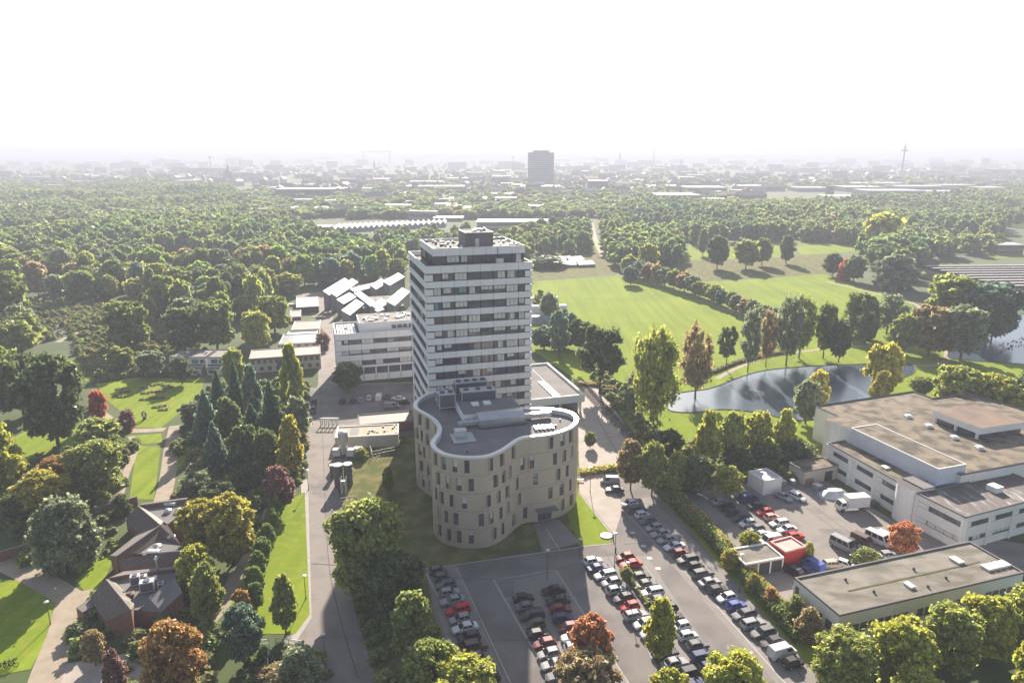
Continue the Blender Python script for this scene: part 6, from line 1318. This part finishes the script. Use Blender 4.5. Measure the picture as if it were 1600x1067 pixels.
while cnt < 265:
    px = random.uniform(-60, 1660); py = 249 + 78*random.random()**1.5
    if py > 300 and (px < 400 or px > 1180 or 880 < px < 1010): continue
    if random.random() < .35 and 400 < px < 860: py = random.uniform(285, 343)
    if any(abs(px-s[0]) < s[2]*.6 and abs(py-s[1]) < 9 for s in SPEC) or abs(px-845) < 30: continue
    near = (py-249)/78; g = random.random(); w = random.uniform(10, 26) + near*30*random.random(); h = random.uniform(3.2, 6) + near*5
    block(px, py, w, h, random.uniform(10, 20)*(2-near), townlabel(px, py, near, 'pale-roofed' if g < .42 else 'tile-roofed'), M[random.choice(['farwall','farwallb','farwallb'])], M['farroof'] if g < .42 else M['farroofd'], 'town_building', 'hazy low buildings of the far town', 1 if near > .25 else 0, kind2='gable' if g > .42 else '', rz=random.uniform(-.25, .25)); cnt += 1
# the smaller houses between them, too many and too small to count
mb = MB()
for k in range(1500):
    px = random.uniform(-80, 1680); py = 246 + 62*random.random()**1.2; x, y = G(px, py); w, d, h = random.uniform(9, 26), random.uniform(8, 14), random.uniform(6, 13); r = random.uniform(0, math.pi); c, s2 = math.cos(r), math.sin(r)
    if py > 292 and (px < 400 or px > 1200): continue
    q = [(x+a*c-b*s2, y+a*s2+b*c) for a, b in ((-w/2,-d/2),(w/2,-d/2),(w/2,d/2),(-w/2,d/2))]; e1 = ((q[0][0]+q[3][0])/2, (q[0][1]+q[3][1])/2, h*1.4); e2 = ((q[1][0]+q[2][0])/2, (q[1][1]+q[2][1])/2, h*1.4); m1 = random.choice((0, 0, 1)); m2 = random.choice((2, 3, 3))
    mb.prism(q, 0, h, m1, cap=False).poly([(*q[0], h), (*q[1], h), e2, e1], m2).poly([(*q[2], h), (*q[3], h), e1, e2], m2).poly([(*q[3], h), (*q[0], h), e1], m1).poly([(*q[1], h), (*q[2], h), e2], m1)
tag(mb.build('town_houses', [M['farwall'], M['farwallb'], M['farroof'], M['farroofd']]), 'countless small hazy houses of the far town', 'houses', kind='stuff')
# landmarks
def landmark(px, ybase, ytop, name, label, cat, f):
    x, y = G(px, ybase); h = zfor(x, y, ytop); t = empty(name, label, cat, (x, y, 0)); f(t, h, depth(x, y)/FPX); return t
def spire(t, h, u):
    MB().box(-u*1.6, u*1.6, -u*1.6, u*1.6, 0, h*.5).build('tower', M['farwallb'], t); MB().tube((0,0,h*.5),(0,0,h),u*2.1,u*.15,6).build('spire', M['farroofd'], t); bx('nave', M['farwallb'], t, u*1.7, u*7, -u*1.5, u*1.5, 0, h*.28)
for px, yb, yt, lb in ((585,266,249,'church with a slim dark spire left of the slab tower'),(968,258,234,'hazy town hall tower with pointed top on the horizon'),(1064,262,248,'small church spire right of the chimney'),(376,263,248,'thin spire just right of the domed church')):
    landmark(px, yb, yt, 'church', lb, 'church', spire)
def dome(t, h, u):
    MB().prism([(8*u*math.cos(a), 8*u*math.sin(a)) for a in np.linspace(0, 2*math.pi, 13)[:-1]], 0, h*.35).build('drum', M['farwallb'], t)
    mb = MB(); aa = np.linspace(0, math.pi/2, 7)
    for a, b in zip(aa, aa[1:]): mb.tube((0,0,h*.35+h*.32*math.sin(a)),(0,0,h*.35+h*.32*math.sin(b)),8*u*math.cos(a),8*u*math.cos(b)+.01,14,0,False)
    mb.build('dome', M['farroofd'], t); MB().tube((0,0,h*.64),(0,0,h*.8),1.6*u,1.4*u,8).tube((0,0,h*.8),(0,0,h),1.5*u,.1*u,8).build('lantern', M['green'], t)
landmark(358, 285, 255, 'domed_church', 'domed church with lantern rising over the forest on the left', 'church', dome)
def tvt(t, h, u):
    MB().tube((0,0,0),(0,0,h*.70),u*1.6,u*.9,10).build('shaft', M['farwall'], t); MB().tube((0,0,h*.60),(0,0,h*.63),u*4.6,u*4.6,14).tube((0,0,h*.68),(0,0,h*.70),u*2.5,u*2.5,12).build('platform', M['farwallb'], t); MB().tube((0,0,h*.7),(0,0,h),u*.7,u*.3,8).build('antenna', M['farwallb'], t)
landmark(1408, 277, 209, 'television_tower', 'tall television tower with platforms above the right horizon', 'tower', tvt)
landmark(1021, 257, 231, 'chimney', 'tall slender power station chimney on the horizon', 'chimney', lambda t, h, u: (MB().tube((0,0,0),(0,0,h),u*1.3,u*.8,12).build('shaft', M['farwallb'], t), MB().tube((0,0,h*.9),(0,0,h*.95),u*1.0,u*1.0,12).build('band', M['redp'], t)))
def gantry(t, h, u):
    for s in (-1, 1): MB().tube((s*20*u,-6*u,0),(s*21*u,0,h*.9),u*.8).tube((s*20*u,6*u,0),(s*21*u,0,h*.9),u*.8).build('leg', M['blueclad'], t)
    MB().box(-24*u, 24*u, -2*u, 2*u, h*.88, h*.97).box(15*u, 18*u, -2*u, 2*u, h*.97, h*1.08).build('girder', M['blueclad'], t)
landmark(589, 256, 236, 'gantry_crane', 'huge hazy gantry crane of a shipyard on the horizon', 'crane', gantry)
def tcrane(t, h, u): MB().tube((0,0,0),(0,0,h),u*.6).build('mast', M['farwallb'], t); MB().box(-2.5*u, 6*u, -.5*u, .5*u, h*.93, h*.97).tube((-2*u,0,h*.95),(0,0,h*1.03),u*.3).tube((0,0,h*1.03),(5*u,0,h*.96),u*.3).build('jib', M['farwallb'], t)
landmark(330, 270, 245, 'tower_crane', 'construction crane left of the domed church', 'crane', tcrane)
landmark(801, 262, 245, 'tower_crane', 'hazy thin crane left of the slab tower', 'crane', tcrane)

# ------------------------------------------------------------------ haze: one closed box of pale air round everything
hm = bpy.data.materials.new('haze_air'); hm.use_nodes = True; hn = hm.node_tree; hn.nodes.clear(); ho_ = hn.nodes.new('ShaderNodeOutputMaterial'); pv_ = hn.nodes.new('ShaderNodeVolumePrincipled')
pv_.inputs['Color'].default_value = (.58, .615, .715, 1); pv_.inputs['Density'].default_value = HAZE_DENSITY; pv_.inputs['Anisotropy'].default_value = .08
hn.links.new(pv_.outputs[0], ho_.inputs['Volume'])
hz = MB().box(-11200, 11200, -300, FAR+120, -1.0, 142).build('haze', hm); tag(hz, 'pale autumn haze filling the air over the town and park', 'haze', kind='stuff')
